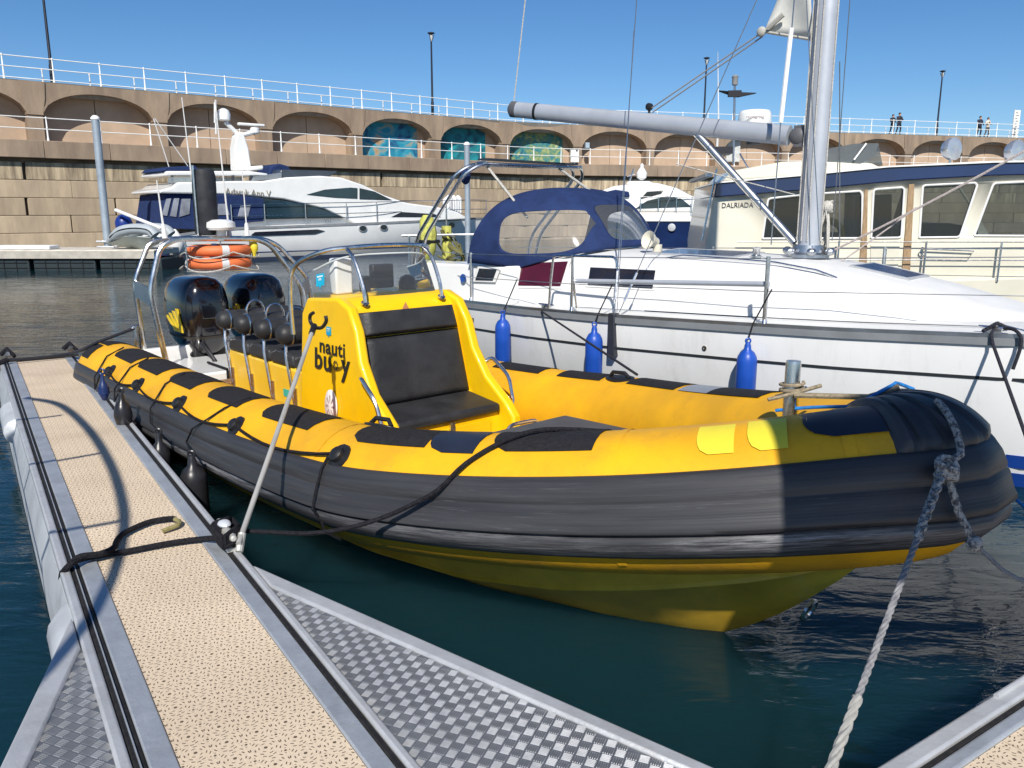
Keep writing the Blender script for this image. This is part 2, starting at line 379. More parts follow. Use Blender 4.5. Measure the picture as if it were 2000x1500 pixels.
# promenade on top
mb = MB(); mb.loft([[W(s, .02, ZT), W(s, -9, ZT), W(s, -9, ZT - .6), W(s, .02 - .3, ZT - .6)] for s in np.arange(-14, 122, 4.0)])
for p in range(len(mb.v)): pass
structure(mb.build('promenade', mat('promenade_paving', (.33, .30, .26), .85)))
# ---- railings
rail_m = white_paint
def railing(label, off, z0, s0, s1, step, h, rails, short):
    R = thing('railing', label, 'railing', tuple(W(s0, off, z0)), group=None)
    pm = MB(); pm.lathe([(.055, 0), (.055, .1), (.04, .14), (.036, h * .53), (.055, h * .55), (.032, h * .58), (.03, h - .05), (.05, h - .03), (.05, h + .02), (.0, h + .07)], n=8)
    pmesh = pm.mesh('railing_post', rail_m)
    sm = MB().lathe([(.05, 0), (.05, .08), (.034, .12), (.03, h * .5), (.045, h * .53), (.045, h * .57), (0, h * .6)], n=8).mesh('short_post', rail_m)
    s = s0
    while s <= s1:
        o = bpy.data.objects.new('railing_post', pmesh); COL.objects.link(o); o.parent = R; o.location = tuple(W(s, off, z0) - np.array(R.location))
        if short:
            o = bpy.data.objects.new('short_post', sm); COL.objects.link(o); o.parent = R; o.location = tuple(W(s + step * .8, off - .35, z0) - np.array(R.location))
        s += step
    for hz, r in rails:
        MB().tube([W(q, off, z0 + hz) for q in np.arange(s0, s1 + .1, 1.3)], r, 6).build('rail', rail_m, R, world=True)
    return R
railing('white painted railing along the top of the promenade', -.25, ZT, -9.6, 118, 2.13, 1.12, ((1.11, .026), (.62, .026), (.12, .028)), True)
railing('white painted railing on the lower ledge in front of the arches', 1.15, ZL, -9.2, 118, 2.36, 1.06, ((1.05, .025), (.54, .025)), False)
# ---- lamp posts on the promenade
lampm = mat('black_lamp_paint', (.015, .018, .03), .4)
lamp0 = None
for px, lab in ((103, 'dark lamp post at the far left of the promenade, its head above the photo'), (845, 'slim dark lamp post above the painted murals'), (1374, 'dark lamp post left of the tall sailing mast'), (1828, 'dark lamp post between the two pairs of walkers')):
    best = min(np.arange(-10, 110, .05), key=lambda s: abs(proj(W(s, -.9, ZT))[0] - px))
    p = tuple(W(best, -.9, ZT))
    if lamp0 is None:
        lamp0 = thing('street_lamp', lab, 'lamp post', p, group='lamp posts along the promenade')
        MB().lathe([(.10, 0), (.10, .9), (.075, 1.0), (.055, 4.7)], n=10).build('lamp_post', lampm, lamp0)
        mb = MB(); mb.lathe([(.03, 0), (.24, .10), (.24, .14), (.03, .2)], (0, 0, 5.12)); mb.build('lamp_hood', lampm, lamp0)
        mb = MB()
        for a in (0, PI * 2 / 3, PI * 4 / 3): mb.tube([(0.03 * math.cos(a), .03 * math.sin(a), 4.7), (.2 * math.cos(a), .2 * math.sin(a), 5.13)], .022, 6)
        mb.build('lamp_bracket', lampm, lamp0)
        MB().lathe([(.03, 4.72), (.09, 4.85), (.12, 5.1)], n=10).build('lamp_glass', mat('frosted_lamp_glass', (.6, .6, .58), .3), lamp0)
    else:
        o = dup(lamp0); o.location = p; o['label'] = lab
# ---- people on the promenade
skin_m = mat('skin', (.50, .31, .22), .6); hair_m = mat('brown_hair', (.05, .03, .02), .8)
def person(px, h, label, top, legs, hold):
    best = min(np.arange(30, 110, .05), key=lambda s: abs(proj(W(s, -.75, ZT))[0] - px)); b = W(best, -.75, ZT)
    a = wall_az(best); P = thing('person', label, 'person', tuple(b), PI / 2 - a, group='people on the promenade')
    k = h / 1.75
    J = {'pel': (0, 0, .95), 'sp': (0, 0, 1.2), 'ch': (0, 0, 1.38), 'nk': (0, 0, 1.50), 'hd': (0, -.02, 1.62), 'ht': (0, -.01, 1.74),
         'hl': (.1, 0, .9), 'kl': (.13, -.06, .5), 'al': (.17, .05, .08), 'tl': (.17, -.14, .04), 'hr': (-.1, 0, .9), 'kr': (-.12, .02, .5), 'ar': (-.2, .1, .08), 'tr': (-.2, -.08, .04),
         'sl': (.2, 0, 1.42), 'el': (.28, -.02, 1.16), 'wl': (.2, -.24, 1.22 if hold else .98), 'sr': (-.2, 0, 1.42), 'er': (-.28, -.02, 1.16), 'wr': (-.16, -.26, 1.3 if hold else .95)}
    Rr = {'pel': .15, 'sp': .13, 'ch': .15, 'nk': .055, 'hd': .095, 'ht': .08, 'hl': .095, 'kl': .065, 'al': .05, 'tl': .04, 'hr': .095, 'kr': .065, 'ar': .05, 'tr': .04, 'sl': .07, 'el': .05, 'wl': .036, 'sr': .07, 'er': .05, 'wr': .036}
    E_ = [('pel', 'sp'), ('sp', 'ch'), ('ch', 'nk'), ('nk', 'hd'), ('hd', 'ht'), ('pel', 'hl'), ('hl', 'kl'), ('kl', 'al'), ('al', 'tl'), ('pel', 'hr'), ('hr', 'kr'), ('kr', 'ar'), ('ar', 'tr'), ('ch', 'sl'), ('sl', 'el'), ('el', 'wl'), ('ch', 'sr'), ('sr', 'er'), ('er', 'wr')]
    names = list(J); me = bpy.data.meshes.new('body'); me.from_pydata([tuple(c * k for c in J[n]) for n in names], [(names.index(x), names.index(y)) for x, y in E_], [])
    o = bpy.data.objects.new('body', me); COL.objects.link(o); o.parent = P
    md = o.modifiers.new('skin', 'SKIN'); md.use_smooth_shade = True
    for n_, v in zip(names, me.skin_vertices[0].data): v.radius = (Rr[n_] * k,) * 2
    me.skin_vertices[0].data[0].use_root = True
    s2 = o.modifiers.new('sub', 'SUBSURF'); s2.levels = 1; s2.render_levels = 1
    m = bpy.data.materials.new('person_clothes'); m.use_nodes = True; n = m.node_tree; N = n.nodes; L = n.links
    tc = N.new('ShaderNodeTexCoord'); sx = N.new('ShaderNodeSeparateXYZ'); rp = N.new('ShaderNodeValToRGB'); rp.color_ramp.interpolation = 'CONSTANT'
    L.new(tc.outputs['Object'], sx.inputs[0]); mr = N.new('ShaderNodeMath'); mr.operation = 'DIVIDE'; mr.inputs[1].default_value = h; L.new(sx.outputs['Z'], mr.inputs[0]); L.new(mr.outputs[0], rp.inputs['Fac'])
    e = rp.color_ramp.elements; e[0].color = (.02, .02, .02, 1); e[1].position = .06; e[1].color = (*legs, 1)
    q = e.new(.53); q.color = (*top, 1); q = e.new(.865); q.color = (.5, .31, .22, 1)
    L.new(rp.outputs['Color'], N['Principled BSDF'].inputs['Base Color']); N['Principled BSDF'].inputs['Roughness'].default_value = .8
    me.materials.append(m)
    MB().ball((0, .02 * k, 1.68 * k), (.105 * k, .115 * k, .105 * k), 10, 6).build('hair', hair_m, P)
    if hold: MB().box((-.2 * k, -.34 * k, 1.26 * k), (-.1 * k, -.3 * k, 1.36 * k)).build('camera_bag', black_plastic, P)
    return P
person(1741, 1.62, 'person in black jacket and trousers striding, left of the left pair', (.012, .013, .02), (.01, .011, .016), False)
person(1754, 1.78, 'tall person in dark top with pale collar, right of the left pair', (.03, .03, .04), (.015, .02, .035), True)
person(1911, 1.75, 'broad person in navy hooded coat beside the one in cream', (.015, .02, .04), (.012, .014, .02), False)
person(1927, 1.66, 'person in cream jacket raising a hand to the face', (.62, .54, .45), (.12, .1, .1), True)
# ---- tall white gauge board on the promenade
b_s = min(np.arange(30, 115, .05), key=lambda s: abs(proj(W(s, -.7, ZT))[0] - 1979)); b_p = W(b_s, -.6, ZT)
gb = thing('gauge_board', 'tall narrow white board with dark marks standing at the promenade edge, far right', 'board', tuple(b_p), PI / 2 - wall_az(b_s))
MB().box((-.32, -.05, 0), (.32, .05, 2.35)).build('board_panel', white_paint, gb, bevel=.01)
mb = MB()
for k in range(9): mb.box((-.2 + (.06 if k % 2 else 0), -.066, .25 + k * .23), (.02 + (.12 if k % 2 else 0), -.05, .33 + k * .23))
mb.build('gauge_mark', mat('grey_mark', (.3, .28, .26), .7), gb)
# ---- electricity box and small notice under the arches
def wall_box(px, py, w_, h_, label, cat, m, off=1.0):
    s = min(np.arange(0, 90, .05), key=lambda q: abs(proj(W(q, off, 6))[0] - px)); 
    zc = min(np.arange(5, 9, .02), key=lambda z: abs(proj(W(s, off, z))[1] - py)); a = wall_az(s)
    t = thing('wall_box', label, cat, tuple(W(s, off, zc - h_ / 2)), PI / 2 - a)
    MB().box((-w_ / 2, -.12, 0), (w_ / 2, .12, h_)).build('box_body', m, t, bevel=.015)
    MB().box((-w_ / 2 + .05, -.135, .05), (w_ / 2 - .05, -.118, h_ - .05)).build('box_door', m, t)
    if cat == 'cabinet': MB().box((w_ * .1, -.15, h_ * .8), (w_ * .3, -.13, h_ * .93)).build('vent', black_plastic, t)
    if cat == 'cabinet': MB().tube([(0, 0, -.45), (0, 0, 0)], .06).build('stand_pipe', alu, t)
wall_box(1122, 304, .62, .95, 'white electrical cabinet on the lower ledge right of the leafy mural', 'cabinet', white_paint)
wall_box(1146, 284, .3, .4, 'small pale blue notice fixed by the arch pier', 'notice', mat('pale_blue_sign', (.4, .5, .58), .5), .1)
wall_box(1430, 296, 1.2, 1.6, 'pale door panel in an arch behind the boom', 'door', mat('pale_door', (.6, .62, .6), .5), -.8)
# ---- steel piles
pile_m = mat('galvanised_pile', (.36, .42, .48), .5, .3, var=.12, scale=2)
def pile(pxb, pxt, yt, d, r, label, guide=True):
    b = on_d(pxb, 480, d); b[2] = -2.5; t = on_d(pxt, yt, d)
    P = thing('mooring_pile', label, 'pile', (b[0], b[1], 0), group='steel mooring piles')
    MB().tube([(0, 0, -3), (0, 0, t[2])], r, 14).build('pile_shaft', pile_m, P)
    MB().lathe([(r + .02, -.04), (r + .02, .02), (r * .6, .10), (0, .12)], (0, 0, t[2]), n=14).build('pile_cap', white_paint, P)
    if not guide: return
    mb = MB()
    for z in (.75, .95): mb.tube([(-.3, -.2, z), (.3, -.2, z), (.3, .2, z), (-.3, .2, z)], .04, 6, loop=True)
    mb.build('pile_guide', alu, P)
pile(211, 188, 237, 30.6, .14, 'tall grey steel pile with white cap behind the grey dinghy')
pile(914, 913, 285, 41, .14, 'grey steel pile seen through the sailing yacht stern arch', False)
# ---- far pontoon under the wall
fl0 = on_z(0, 525, 0); yN = 29.2
FP = thing('floating_pontoon', 'low white topped pontoon on dark floats below the wall', 'pontoon', (-17, 30, 0))
MB().box((-34, yN, .52), (-12.6, yN + 2.2, .72)).build('deck', mat('pale_concrete', (.62, .58, .50), .8, scale=3), FP, world=True, bevel=.02)
MB().box((-34, yN - .05, .42), (-12.6, yN, .68)).build('edge_beam', mat('grey_timber', (.45, .42, .36), .7, scale=4), FP, world=True)
flm = mat('dark_float', (.018, .03, .034), .6, scale=2)
for k in range(9):
    x = -33.4 + k * 2.35
    MB().box((x, yN + .05, -.5), (x + 2.2, yN + 2.1, .42)).build('float', flm, FP, world=True, bevel=.05)
    mb = MB()
    for j in range(1, 5): mb.box((x + .44 * j - .015, yN + .02, -.1), (x + .44 * j + .015, yN + .05, .4))
    for j in range(2): mb.box((x + .05, yN + .02, .08 + .18 * j), (x + 2.15, yN + .045, .1 + .18 * j))
    mb.build('float_grid', black_plastic, FP, world=True)
MB().box((-18.4, yN + .2, .725), (-16.4, yN + .9, .86)).build('white_step', white_paint, FP, world=True, bevel=.03)
# ================================================================ PONTOONS
FF = Frame((0, 0), -33.6); ZD = .5
def deck_material():
    m = bpy.data.materials.new('tan_grating'); m.use_nodes = True; n = m.node_tree; N = n.nodes; L = n.links; b = N['Principled BSDF']; b.inputs['Roughness'].default_value = .8
    tc = N.new('ShaderNodeTexCoord'); sx = N.new('ShaderNodeSeparateXYZ'); L.new(tc.outputs['Object'], sx.inputs[0])
    def M(op, a, c=None, d=None):
        k = N.new('ShaderNodeMath'); k.operation = op
        for i, q in enumerate((a, c, d)):
            if q is None: continue
            if isinstance(q, (int, float)): k.inputs[i].default_value = q
            else: L.new(q, k.inputs[i])
        return k.outputs[0]
    def dots(ox, oy, cell, rings):
        X = M('SUBTRACT', M('FRACT', M('DIVIDE', M('ADD', sx.outputs['X'], ox), cell)), .5); Y = M('SUBTRACT', M('FRACT', M('DIVIDE', M('ADD', sx.outputs['Y'], oy), cell)), .5)
        r = M('MULTIPLY', M('SQRT', M('ADD', M('MULTIPLY', X, X), M('MULTIPLY', Y, Y))), cell); th = M('DIVIDE', M('ARCTAN2', Y, X), 2 * PI); tot = None
        for (r0, wd, k, duty, ph) in rings:
            on = M('LESS_THAN', M('ABSOLUTE', M('SUBTRACT', r, r0)), wd)
            if k: on = M('MULTIPLY', on, M('LESS_THAN', M('FRACT', M('ADD', M('MULTIPLY', th, k), ph)), duty))
            tot = on if tot is None else M('MAXIMUM', tot, on)
        return tot
    h = M('MAXIMUM', dots(0, 0, .092, [(0, .0058, 0, 0, 0), (.020, .0016, 5, .42, .1), (.032, .0018, 7, .40, .4), (.044, .0018, 9, .38, .2)]), dots(.046, .046, .092, [(0, .0044, 0, 0, 0), (.012, .0014, 4, .3, .3)]))
    no = N.new('ShaderNodeTexNoise'); no.inputs['Scale'].default_value = 2.2; no.inputs['Detail'].default_value = 6; L.new(tc.outputs['Object'], no.inputs['Vector'])
    rp = N.new('ShaderNodeValToRGB'); e = rp.color_ramp.elements; e[0].position = .3; e[0].color = (.56, .45, .325, 1); e[1].position = .65; e[1].color = (.71, .575, .42, 1); L.new(no.outputs['Fac'], rp.inputs['Fac'])
    ns = N.new('ShaderNodeTexNoise'); ns.inputs['Scale'].default_value = 1.1; ns.inputs['Detail'].default_value = 9; ns.inputs['Roughness'].default_value = .7; L.new(tc.outputs['Object'], ns.inputs['Vector'])
    ms = N.new('ShaderNodeMapRange'); ms.inputs['From Min'].default_value = .50; ms.inputs['From Max'].default_value = .75; ms.inputs['To Max'].default_value = .45; L.new(ns.outputs['Fac'], ms.inputs['Value'])
    mst = N.new('ShaderNodeMix'); mst.data_type = 'RGBA'; L.new(ms.outputs[0], mst.inputs['Factor']); L.new(rp.outputs['Color'], mst.inputs['A']); mst.inputs['B'].default_value = (.36, .29, .21, 1)
    mx = N.new('ShaderNodeMix'); mx.data_type = 'RGBA'; L.new(h, mx.inputs['Factor']); L.new(mst.outputs['Result'], mx.inputs['A']); mx.inputs['B'].default_value = (.11, .08, .05, 1)
    L.new(mx.outputs['Result'], b.inputs['Base Color'])
    mp = N.new('ShaderNodeMapping'); mp.inputs['Scale'].default_value = (26, 70, 1); mp.inputs['Rotation'].default_value = (0, 0, 1.2); L.new(tc.outputs['Object'], mp.inputs['Vector'])
    n2 = N.new('ShaderNodeTexNoise'); n2.inputs['Scale'].default_value = 1.6; n2.inputs['Detail'].default_value = 3; L.new(mp.outputs['Vector'], n2.inputs['Vector'])
    bp = N.new('ShaderNodeBump'); bp.inputs['Strength'].default_value = .5; bp.inputs['Distance'].default_value = .004; hh = M('SUBTRACT', n2.outputs['Fac'], M('MULTIPLY', h, 1.5)); L.new(hh, bp.inputs['Height']); L.new(bp.outputs['Normal'], b.inputs['Normal'])
    return m
tan_deck = deck_material()
alu_deck = mat('weathered_aluminium_beam', (.50, .53, .56), .48, .55, dirt=.5, dirt_col=(.22, .21, .19), dscale=4, var=.07, scale=9, bump=.12, bscale=60, rvar=.1)
alu_pale = mat('pale_aluminium_beam', (.56, .57, .58), .5, .45, dirt=.45, dirt_col=(.25, .23, .20), dscale=3, var=.06, scale=7, bump=.1, bscale=70)
rubber = mat('black_rubber_strip', (.015, .014, .014), .7, var=.3, scale=30)
float_white = mat('white_float_shell', (.50, .53, .56), .5, dirt=.4, dscale=3, var=.12, scale=2.5)
XE = 10.2
def strip(name, c0, c1, z0, z1, m, x0=1.2, x1=XE, bevel=.006, parent=None):
    return MB().box((x0, -c1, z0), (x1, -c0, z1)).build(name, m, parent or FP2, bevel=bevel)
FP2 = thing('finger_pontoon', 'narrow finger pontoon with tan perforated deck beside the yellow inflatable boat', 'pontoon', (0, 0, 0), FF.rot)
strip('deck', .362, .816, .3, ZD, tan_deck, bevel=0)
strip('side_beam', .818, .886, .22, ZD + .008, alu_deck); strip('side_beam', .284, .360, .22, ZD + .008, alu_deck)
strip('rubber_strip', .888, .912, .3, ZD + .004, rubber); strip('rubber_strip', .246, .282, .3, ZD + .004, rubber)
strip('rubber_strip', .262, .266, ZD + .002, ZD + .012, alu_deck, bevel=0)
strip('edge_rail', .914, .946, .2, ZD + .012, alu_pale, bevel=.01); strip('edge_rail', .204, .244, .2, ZD + .012, alu_pale, bevel=.01)
MB().box((XE, -.95, .2), (XE + .1, -.2, ZD + .012)).build('end_beam', teak, FP2, bevel=.01)
MB().box((XE - .06, -.95, ZD + .013), (XE - .02, -.2, ZD + .03)).build('end_trim', rubber, FP2)
# floats under the finger: long rounded shells, and white rounded shoulder pieces on the open-water side
for x0 in np.arange(1.6, 9.6, 1.45):
    MB().tube([(x0, -.575, -.05), (x0 + 1.3, -.575, -.05)], .30, 14).build('float', mat('dark_float_shell', (.05, .06, .065), .6) if x0 < 1.7 else bpy.data.materials['dark_float_shell'], FP2)
for a, b in ((2.35, 3.75), (7.35, 8.25)):
    mb = MB(); mb.tube([(a, -.25, .38), (a + .05, -.215, .38), (b - .12, -.215, .38), (b - .03, -.23, .38), (b, -.26, .38)], [.03, .105, .105, .085, .03], 14); mb.build('shoulder_fender', float_white, FP2)
mb = MB(); mb.loft([[(x, -.203, .46), (x, -.165, .30), (x, -.165, .02), (x, -.25, .02), (x, -.25, .46)] for x in (1.2, 10.1)]); mb.build('side_skirt', float_white, FP2)
# gussets of tread plate
tread_m = mat('tread_plate', (.29, .30, .315), .5, .75, dirt=.6, dirt_col=(.10, .095, .09), dscale=2.5, var=.10, scale=5, rvar=.12)
tread_bar = mat('tread_bar', (.40, .41, .425), .46, .7, dirt=.7, dirt_col=(.14, .135, .13), dscale=2.5, var=.1, scale=20)
def inside(p, poly):
    c = False; n = len(poly)
    for i in range(n):
        a, b = poly[i], poly[(i + 1) % n]
        if (a[1] > p[1]) != (b[1] > p[1]) and p[0] < (b[0] - a[0]) * (p[1] - a[1]) / (b[1] - a[1]) + a[0]: c = not c
    return c
def gusset(poly, outer, label):
    """poly: plate outline (x, y); outer: edge beam quad"""
    G = FP2
    MB().prism([(x, y, ZD - .05) for x, y in poly], (0, 0, .045)).build('tread_plate', tread_m, G, smooth=0)
    MB().prism([(x, y, ZD - .16) for x, y in outer], (0, 0, .168)).build('gusset_beam', alu_pale, G, bevel=.01)
    xs = [p[0] for p in poly]; ys = [p[1] for p in poly]; mb = MB(); c = .0365; ca, sa = math.cos(.62), math.sin(.62)
    cx, cy = sum(xs) / len(xs), sum(ys) / len(ys); N_ = 60
    for i in range(-N_, N_):
        for j in range(-N_, N_):
            px_, py_ = cx + c * (i * ca - j * sa), cy + c * (i * sa + j * ca)
            if not inside((px_, py_), poly): continue
            o = (i + j) % 2
            for k in range(5):
                t = (k - 2) * c * .19; hl, hw = c * .43, c * .055
                q = []
                for (a, b) in ((-hl, -hw), (hl, -hw), (hl, hw), (-hl, hw), (-hl * .8, 0), (hl * .8, 0)):
                    a2, b2 = (a, b + t) if o else (b + t, a); q.append((px_ + a2 * ca - b2 * sa, py_ + a2 * sa + b2 * ca, ZD - .005 + (.0032 if len(q) > 3 else 0)))
                mb.add(q, [(0, 1, 5, 4), (2, 3, 4, 5), (1, 2, 5), (3, 0, 4)])
    stuff(mb.build('tread_bars', tread_bar, G, smooth=0))
def xy(px, py): return FF.z(px, py, ZD)[:2]
def ext(a, b, x):   # point on line ab at local x
    t = (x - a[0]) / (b[0] - a[0]); return (x, a[1] + t * (b[1] - a[1]))
def ext_y(a, b, y):
    t = (y - a[1]) / (b[1] - a[1]); return (a[0] + t * (b[0] - a[0]), y)
o1, o2 = xy(600, 1152), xy(1390, 1500); i1, i2 = xy(600, 1178), xy(1320, 1496)
gusset([(1.22, -.947), ext_y(i1, i2, -.947), ext(i1, i2, 1.22)], [ext_y(i1, i2, -.948), ext_y(o1, o2, -.948), ext(o1, o2, 1.2), ext(i1, i2, 1.2)], 'right')
o1, o2 = xy(142, 1203), xy(0, 1500); i1, i2 = xy(178, 1222), xy(52, 1500)
gusset([(1.22, -.203), ext_y(i1, i2, -.203), ext(i1, i2, 1.22)], [ext_y(i1, i2, -.2), ext_y(o1, o2, -.2), ext(o1, o2, 1.2), ext(i1, i2, 1.2)], 'left')
# main walkway, under the camera, square to the finger
MW = thing('main_walkway', 'main walkway pontoon with ribbed aluminium edge in the bottom right corner', 'pontoon', (0, 0, 0), FF.rot)
for (x0, x1, z1, m, nm) in ((1.105, 1.165, ZD + .012, alu_pale, 'edge_rail'), (1.082, 1.103, ZD + .002, rubber, 'rubber_strip'), (1.032, 1.080, ZD + .010, alu_deck, 'side_beam')):
    MB().box((x0, -14, .2), (x1, 8, z1)).build(nm, m, MW, bevel=.01)
MB().tube([(1.17, -14, ZD - .07), (1.17, -2.7, ZD - .07)], .045, 12).build('rounded_rail', alu_pale, MW)
MB().tube([(1.15, -14, ZD + .016), (1.15, -2.7, ZD + .016)], .010, 8).build('rail_bead', alu_pale, MW)
for k in range(-11, 6):
    MB().box((-1.2, 1.25 * k + .003, .3), (1.030, 1.25 * k + 1.247, ZD)).build('deck_panel', tan_deck, MW)
MB().box((-1.4, -14, .2), (-1.21, 8, ZD + .01)).build('side_beam', alu_deck, MW)
for k in range(-6, 4): MB().box((-1.1, 2.2 * k, -.4), (1.0, 2.2 * k + 1.9, .28)).build('float', bpy.data.materials['dark_float_shell'], MW, bevel=.06)
# ================================================================ YELLOW RIGID INFLATABLE BOAT
RF = Frame((-3.009, 8.407), 138.31)
RIB = thing('inflatable_boat', 'large yellow rigid inflatable boat with black rubbing strake moored along the finger pontoon', 'boat', (-3.009, 8.407, 0), RF.rot)
def U(px, py, v): return RF.y(px, py, -v)
tube_yel = mat('yellow_tube_fabric', (.82, .42, .010), .5, dirt=.42, dirt_col=(.30, .16, .04), dscale=3.5, var=.07, scale=2.2, col2=(.64, .33, .014), bump=.08, bscale=30, spec=.35)
con_yel = mat('yellow_gelcoat', (.86, .52, .003), .38, dirt=.3, dirt_col=(.45, .26, .03), dscale=5, dstretch=(1, 1, .4), var=.05, scale=2, coat=.12, rvar=.05)
hull_yel = mat('yellow_hull', (.98, .60, .05), .35, var=.15, scale=3, coat=.2)
vinyl_blk = mat('charcoal_vinyl', (.032, .033, .036), .5, var=.2, scale=5, bump=.12, bscale=40, spec=.4)
def strake_mat(name, scuff):
    """black rubber with moulded lines along its length and chalky scuffs; (s, t) read from the strip attribute"""
    m = bpy.data.materials.new(name); m.use_nodes = True; n = m.node_tree; N = n.nodes; L = n.links; b = N['Principled BSDF']; b.inputs['Roughness'].default_value = .46; b.inputs['Specular IOR Level'].default_value = .45
    at = N.new('ShaderNodeAttribute'); at.attribute_name = 'strip'
    def noise(scale, stretch, det=5, ro=.6):
        mp = N.new('ShaderNodeMapping'); mp.inputs['Scale'].default_value = stretch; L.new(at.outputs['Vector'], mp.inputs['Vector'])
        no = N.new('ShaderNodeTexNoise'); no.inputs['Scale'].default_value = scale; no.inputs['Detail'].default_value = det; no.inputs['Roughness'].default_value = ro; L.new(mp.outputs['Vector'], no.inputs['Vector']); return no.outputs['Fac']
    def ramp(f, p0, p1, c0, c1):
        rp = N.new('ShaderNodeValToRGB'); e = rp.color_ramp.elements; e[0].position = p0; e[1].position = p1; e[0].color = (*c0, 1); e[1].color = (*c1, 1); L.new(f, rp.inputs['Fac']); return rp.outputs['Color']
    base = ramp(noise(1.0, (.9, 9, 1)), .35, .68, (.024, .024, .027), (.046, .046, .050))
    sc = ramp(noise(1.2, (3.2, 26, 1), 9, .78), .60 - scuff, .80 - scuff * .7, (0, 0, 0), (1, 1, 1))
    pt = ramp(noise(1.0, (.55, 2.2, 1), 3), .42, .62, (0, 0, 0), (1, 1, 1))
    k = N.new('ShaderNodeMath'); k.operation = 'MULTIPLY'; L.new(sc, k.inputs[0]); L.new(pt, k.inputs[1]); k2 = N.new('ShaderNodeMath'); k2.operation = 'MULTIPLY'; k2.inputs[1].default_value = .22 + scuff * 4; L.new(k.outputs[0], k2.inputs[0])
    mx = N.new('ShaderNodeMix'); mx.data_type = 'RGBA'; L.new(k2.outputs[0], mx.inputs['Factor']); L.new(base, mx.inputs['A']); mx.inputs['B'].default_value = (.33, .33, .345, 1); L.new(mx.outputs['Result'], b.inputs['Base Color'])
    bp = N.new('ShaderNodeBump'); bp.inputs['Strength'].default_value = .35; bp.inputs['Distance'].default_value = .006; L.new(noise(1.0, (.25, 34, 1), 2), bp.inputs['Height']); L.new(bp.outputs['Normal'], b.inputs['Normal'])
    return m
strake_m = strake_mat('black_strake_rubber', .045); scuff_m = strake_mat('scuffed_strake_rubber', .17)
patch_m = mat('charcoal_grip_patch', (.022, .021, .023), .75, var=.2, scale=40, bump=.4, bscale=160, spec=.3)
patch_gloss = mat('dark_blue_smooth_patch', (.02, .026, .045), .4, var=.15)
patch_grey = mat('grey_smooth_patch', (.28, .30, .33), .4, var=.1)
lime_m = mat('lime_reflective_patch', (.78, .66, .05), .4, var=.06)
R_, L1_, L_, B_ = .324, 4.552, 7.05, 1.058
# centre line of the collar, starboard stern -> bow -> port stern
half = [(u, B_ * .93) for u in np.linspace(-.75, 0, 16)[:-1]]
half += [(u, B_ * (.93 + .07 * (u / L1_) * (2 - u / L1_))) for u in np.linspace(0, L1_, 90)]
half += [(L1_ + (L_ - L1_) * math.sin(a) ** (2 / 1.2), B_ * math.cos(a) ** (2 / 1.282)) for a in np.linspace(0, PI / 2, 120)[1:]]
path = np.array([(u, -v, 0) for u, v in half] + [(u, v, 0) for u, v in half[-2::-1]])
ds = np.r_[0, np.cumsum(np.linalg.norm(np.diff(path, axis=0), axis=1))]; SS = ds[-1]; NS = 420
sg = np.linspace(0, SS, NS); path = np.c_[np.interp(sg, ds, path[:, 0]), np.interp(sg, ds, path[:, 1])]
kern = np.exp(-.5 * (np.arange(-14, 15) / 3.4) ** 2); kern /= kern.sum()
for c in (0, 1):
    pd = np.r_[2 * path[0, c] - path[14:0:-1, c], path[:, c], 2 * path[-1, c] - path[-2:-16:-1, c]]; path[:, c] = np.convolve(pd, kern, 'valid')
uc = np.clip(path[:, 0], 0, None); zc = .504 + .55 * (uc / L_) ** 3.69
cen = np.c_[path, zc]; Tn = np.gradient(cen, axis=0); Tn /= np.linalg.norm(Tn, axis=1)[:, None]
outv = np.c_[Tn[:, 1], -Tn[:, 0], 0 * zc]; outv /= np.linalg.norm(outv, axis=1)[:, None]     # starboard travels +x, its outside is -y
upv = np.cross(outv, Tn); upv *= np.sign(upv[:, 2])[:, None]
def rad(s):
    e = min(s, SS - s); t = min(max(e / .5, 0), 1); return R_ * (.42 + .58 * math.sqrt(1 - (1 - t) ** 2))
def TP(s, phi, dr=0.0, r=None):
    i = s / SS * (NS - 1); c, o, u = (np.array([np.interp(i, np.arange(NS), A[:, k]) for k in range(3)]) for A in (cen, outv, upv))
    o = unit(o); u = unit(u); f = math.radians(phi); rr = (rad(s) if r is None else r) + dr
    return c + rr * (math.cos(f) * o + math.sin(f) * u)
def pxof(s, phi): return proj(RF.w(TP(s, phi)))
def s_px(px, phi, port=False):
    lo, hi = (0.05, SS / 2 - .05) if not port else (SS / 2 + .05, SS - .05)
    g = np.linspace(lo, hi, 160); xs = [abs(pxof(s, phi)[0] - px) for s in g]; return float(g[int(np.argmin(xs))])
SB = SS / 2
def tts(s):
    e = min(s, SS - s) - .75; return min(max(e / (SB - .75), 0), 1)
def f1(s): return 25.6 + 13.5 * tts(s)
def f2(s): return -25.9 - 1.6 * tts(s)
mb = MB(); mb.loft([[TP(s, 360 * k / 30) for k in range(30)] for s in np.r_[np.linspace(0, .5, 9)[:-1], np.linspace(.5, SS - .5, 150), np.linspace(SS - .5, SS, 9)[1:]]])
mb.build('inflatable_collar', tube_yel, RIB, smooth=60)
prof_top = [(0, -.01), (0, .006), (.03, .016), (.16, .021), (.30, .022), (.325, .016), (.345, .016), (.37, .024), (.46, .028), (.53, .035), (.585, .048), (.63, .05), (.66, .034), (.672, .006)]
prof_low = [(.668, .006), (.69, .03), (.73, .044), (.80, .046), (.87, .036), (.94, .026), (.99, .016), (1, -.01)]
def strip_attr(o, st):
    at = o.data.attributes.new('strip', 'FLOAT_VECTOR', 'POINT'); at.data.foreach_set('vector', [c for s, t in st for c in (s, t, 0.0)])
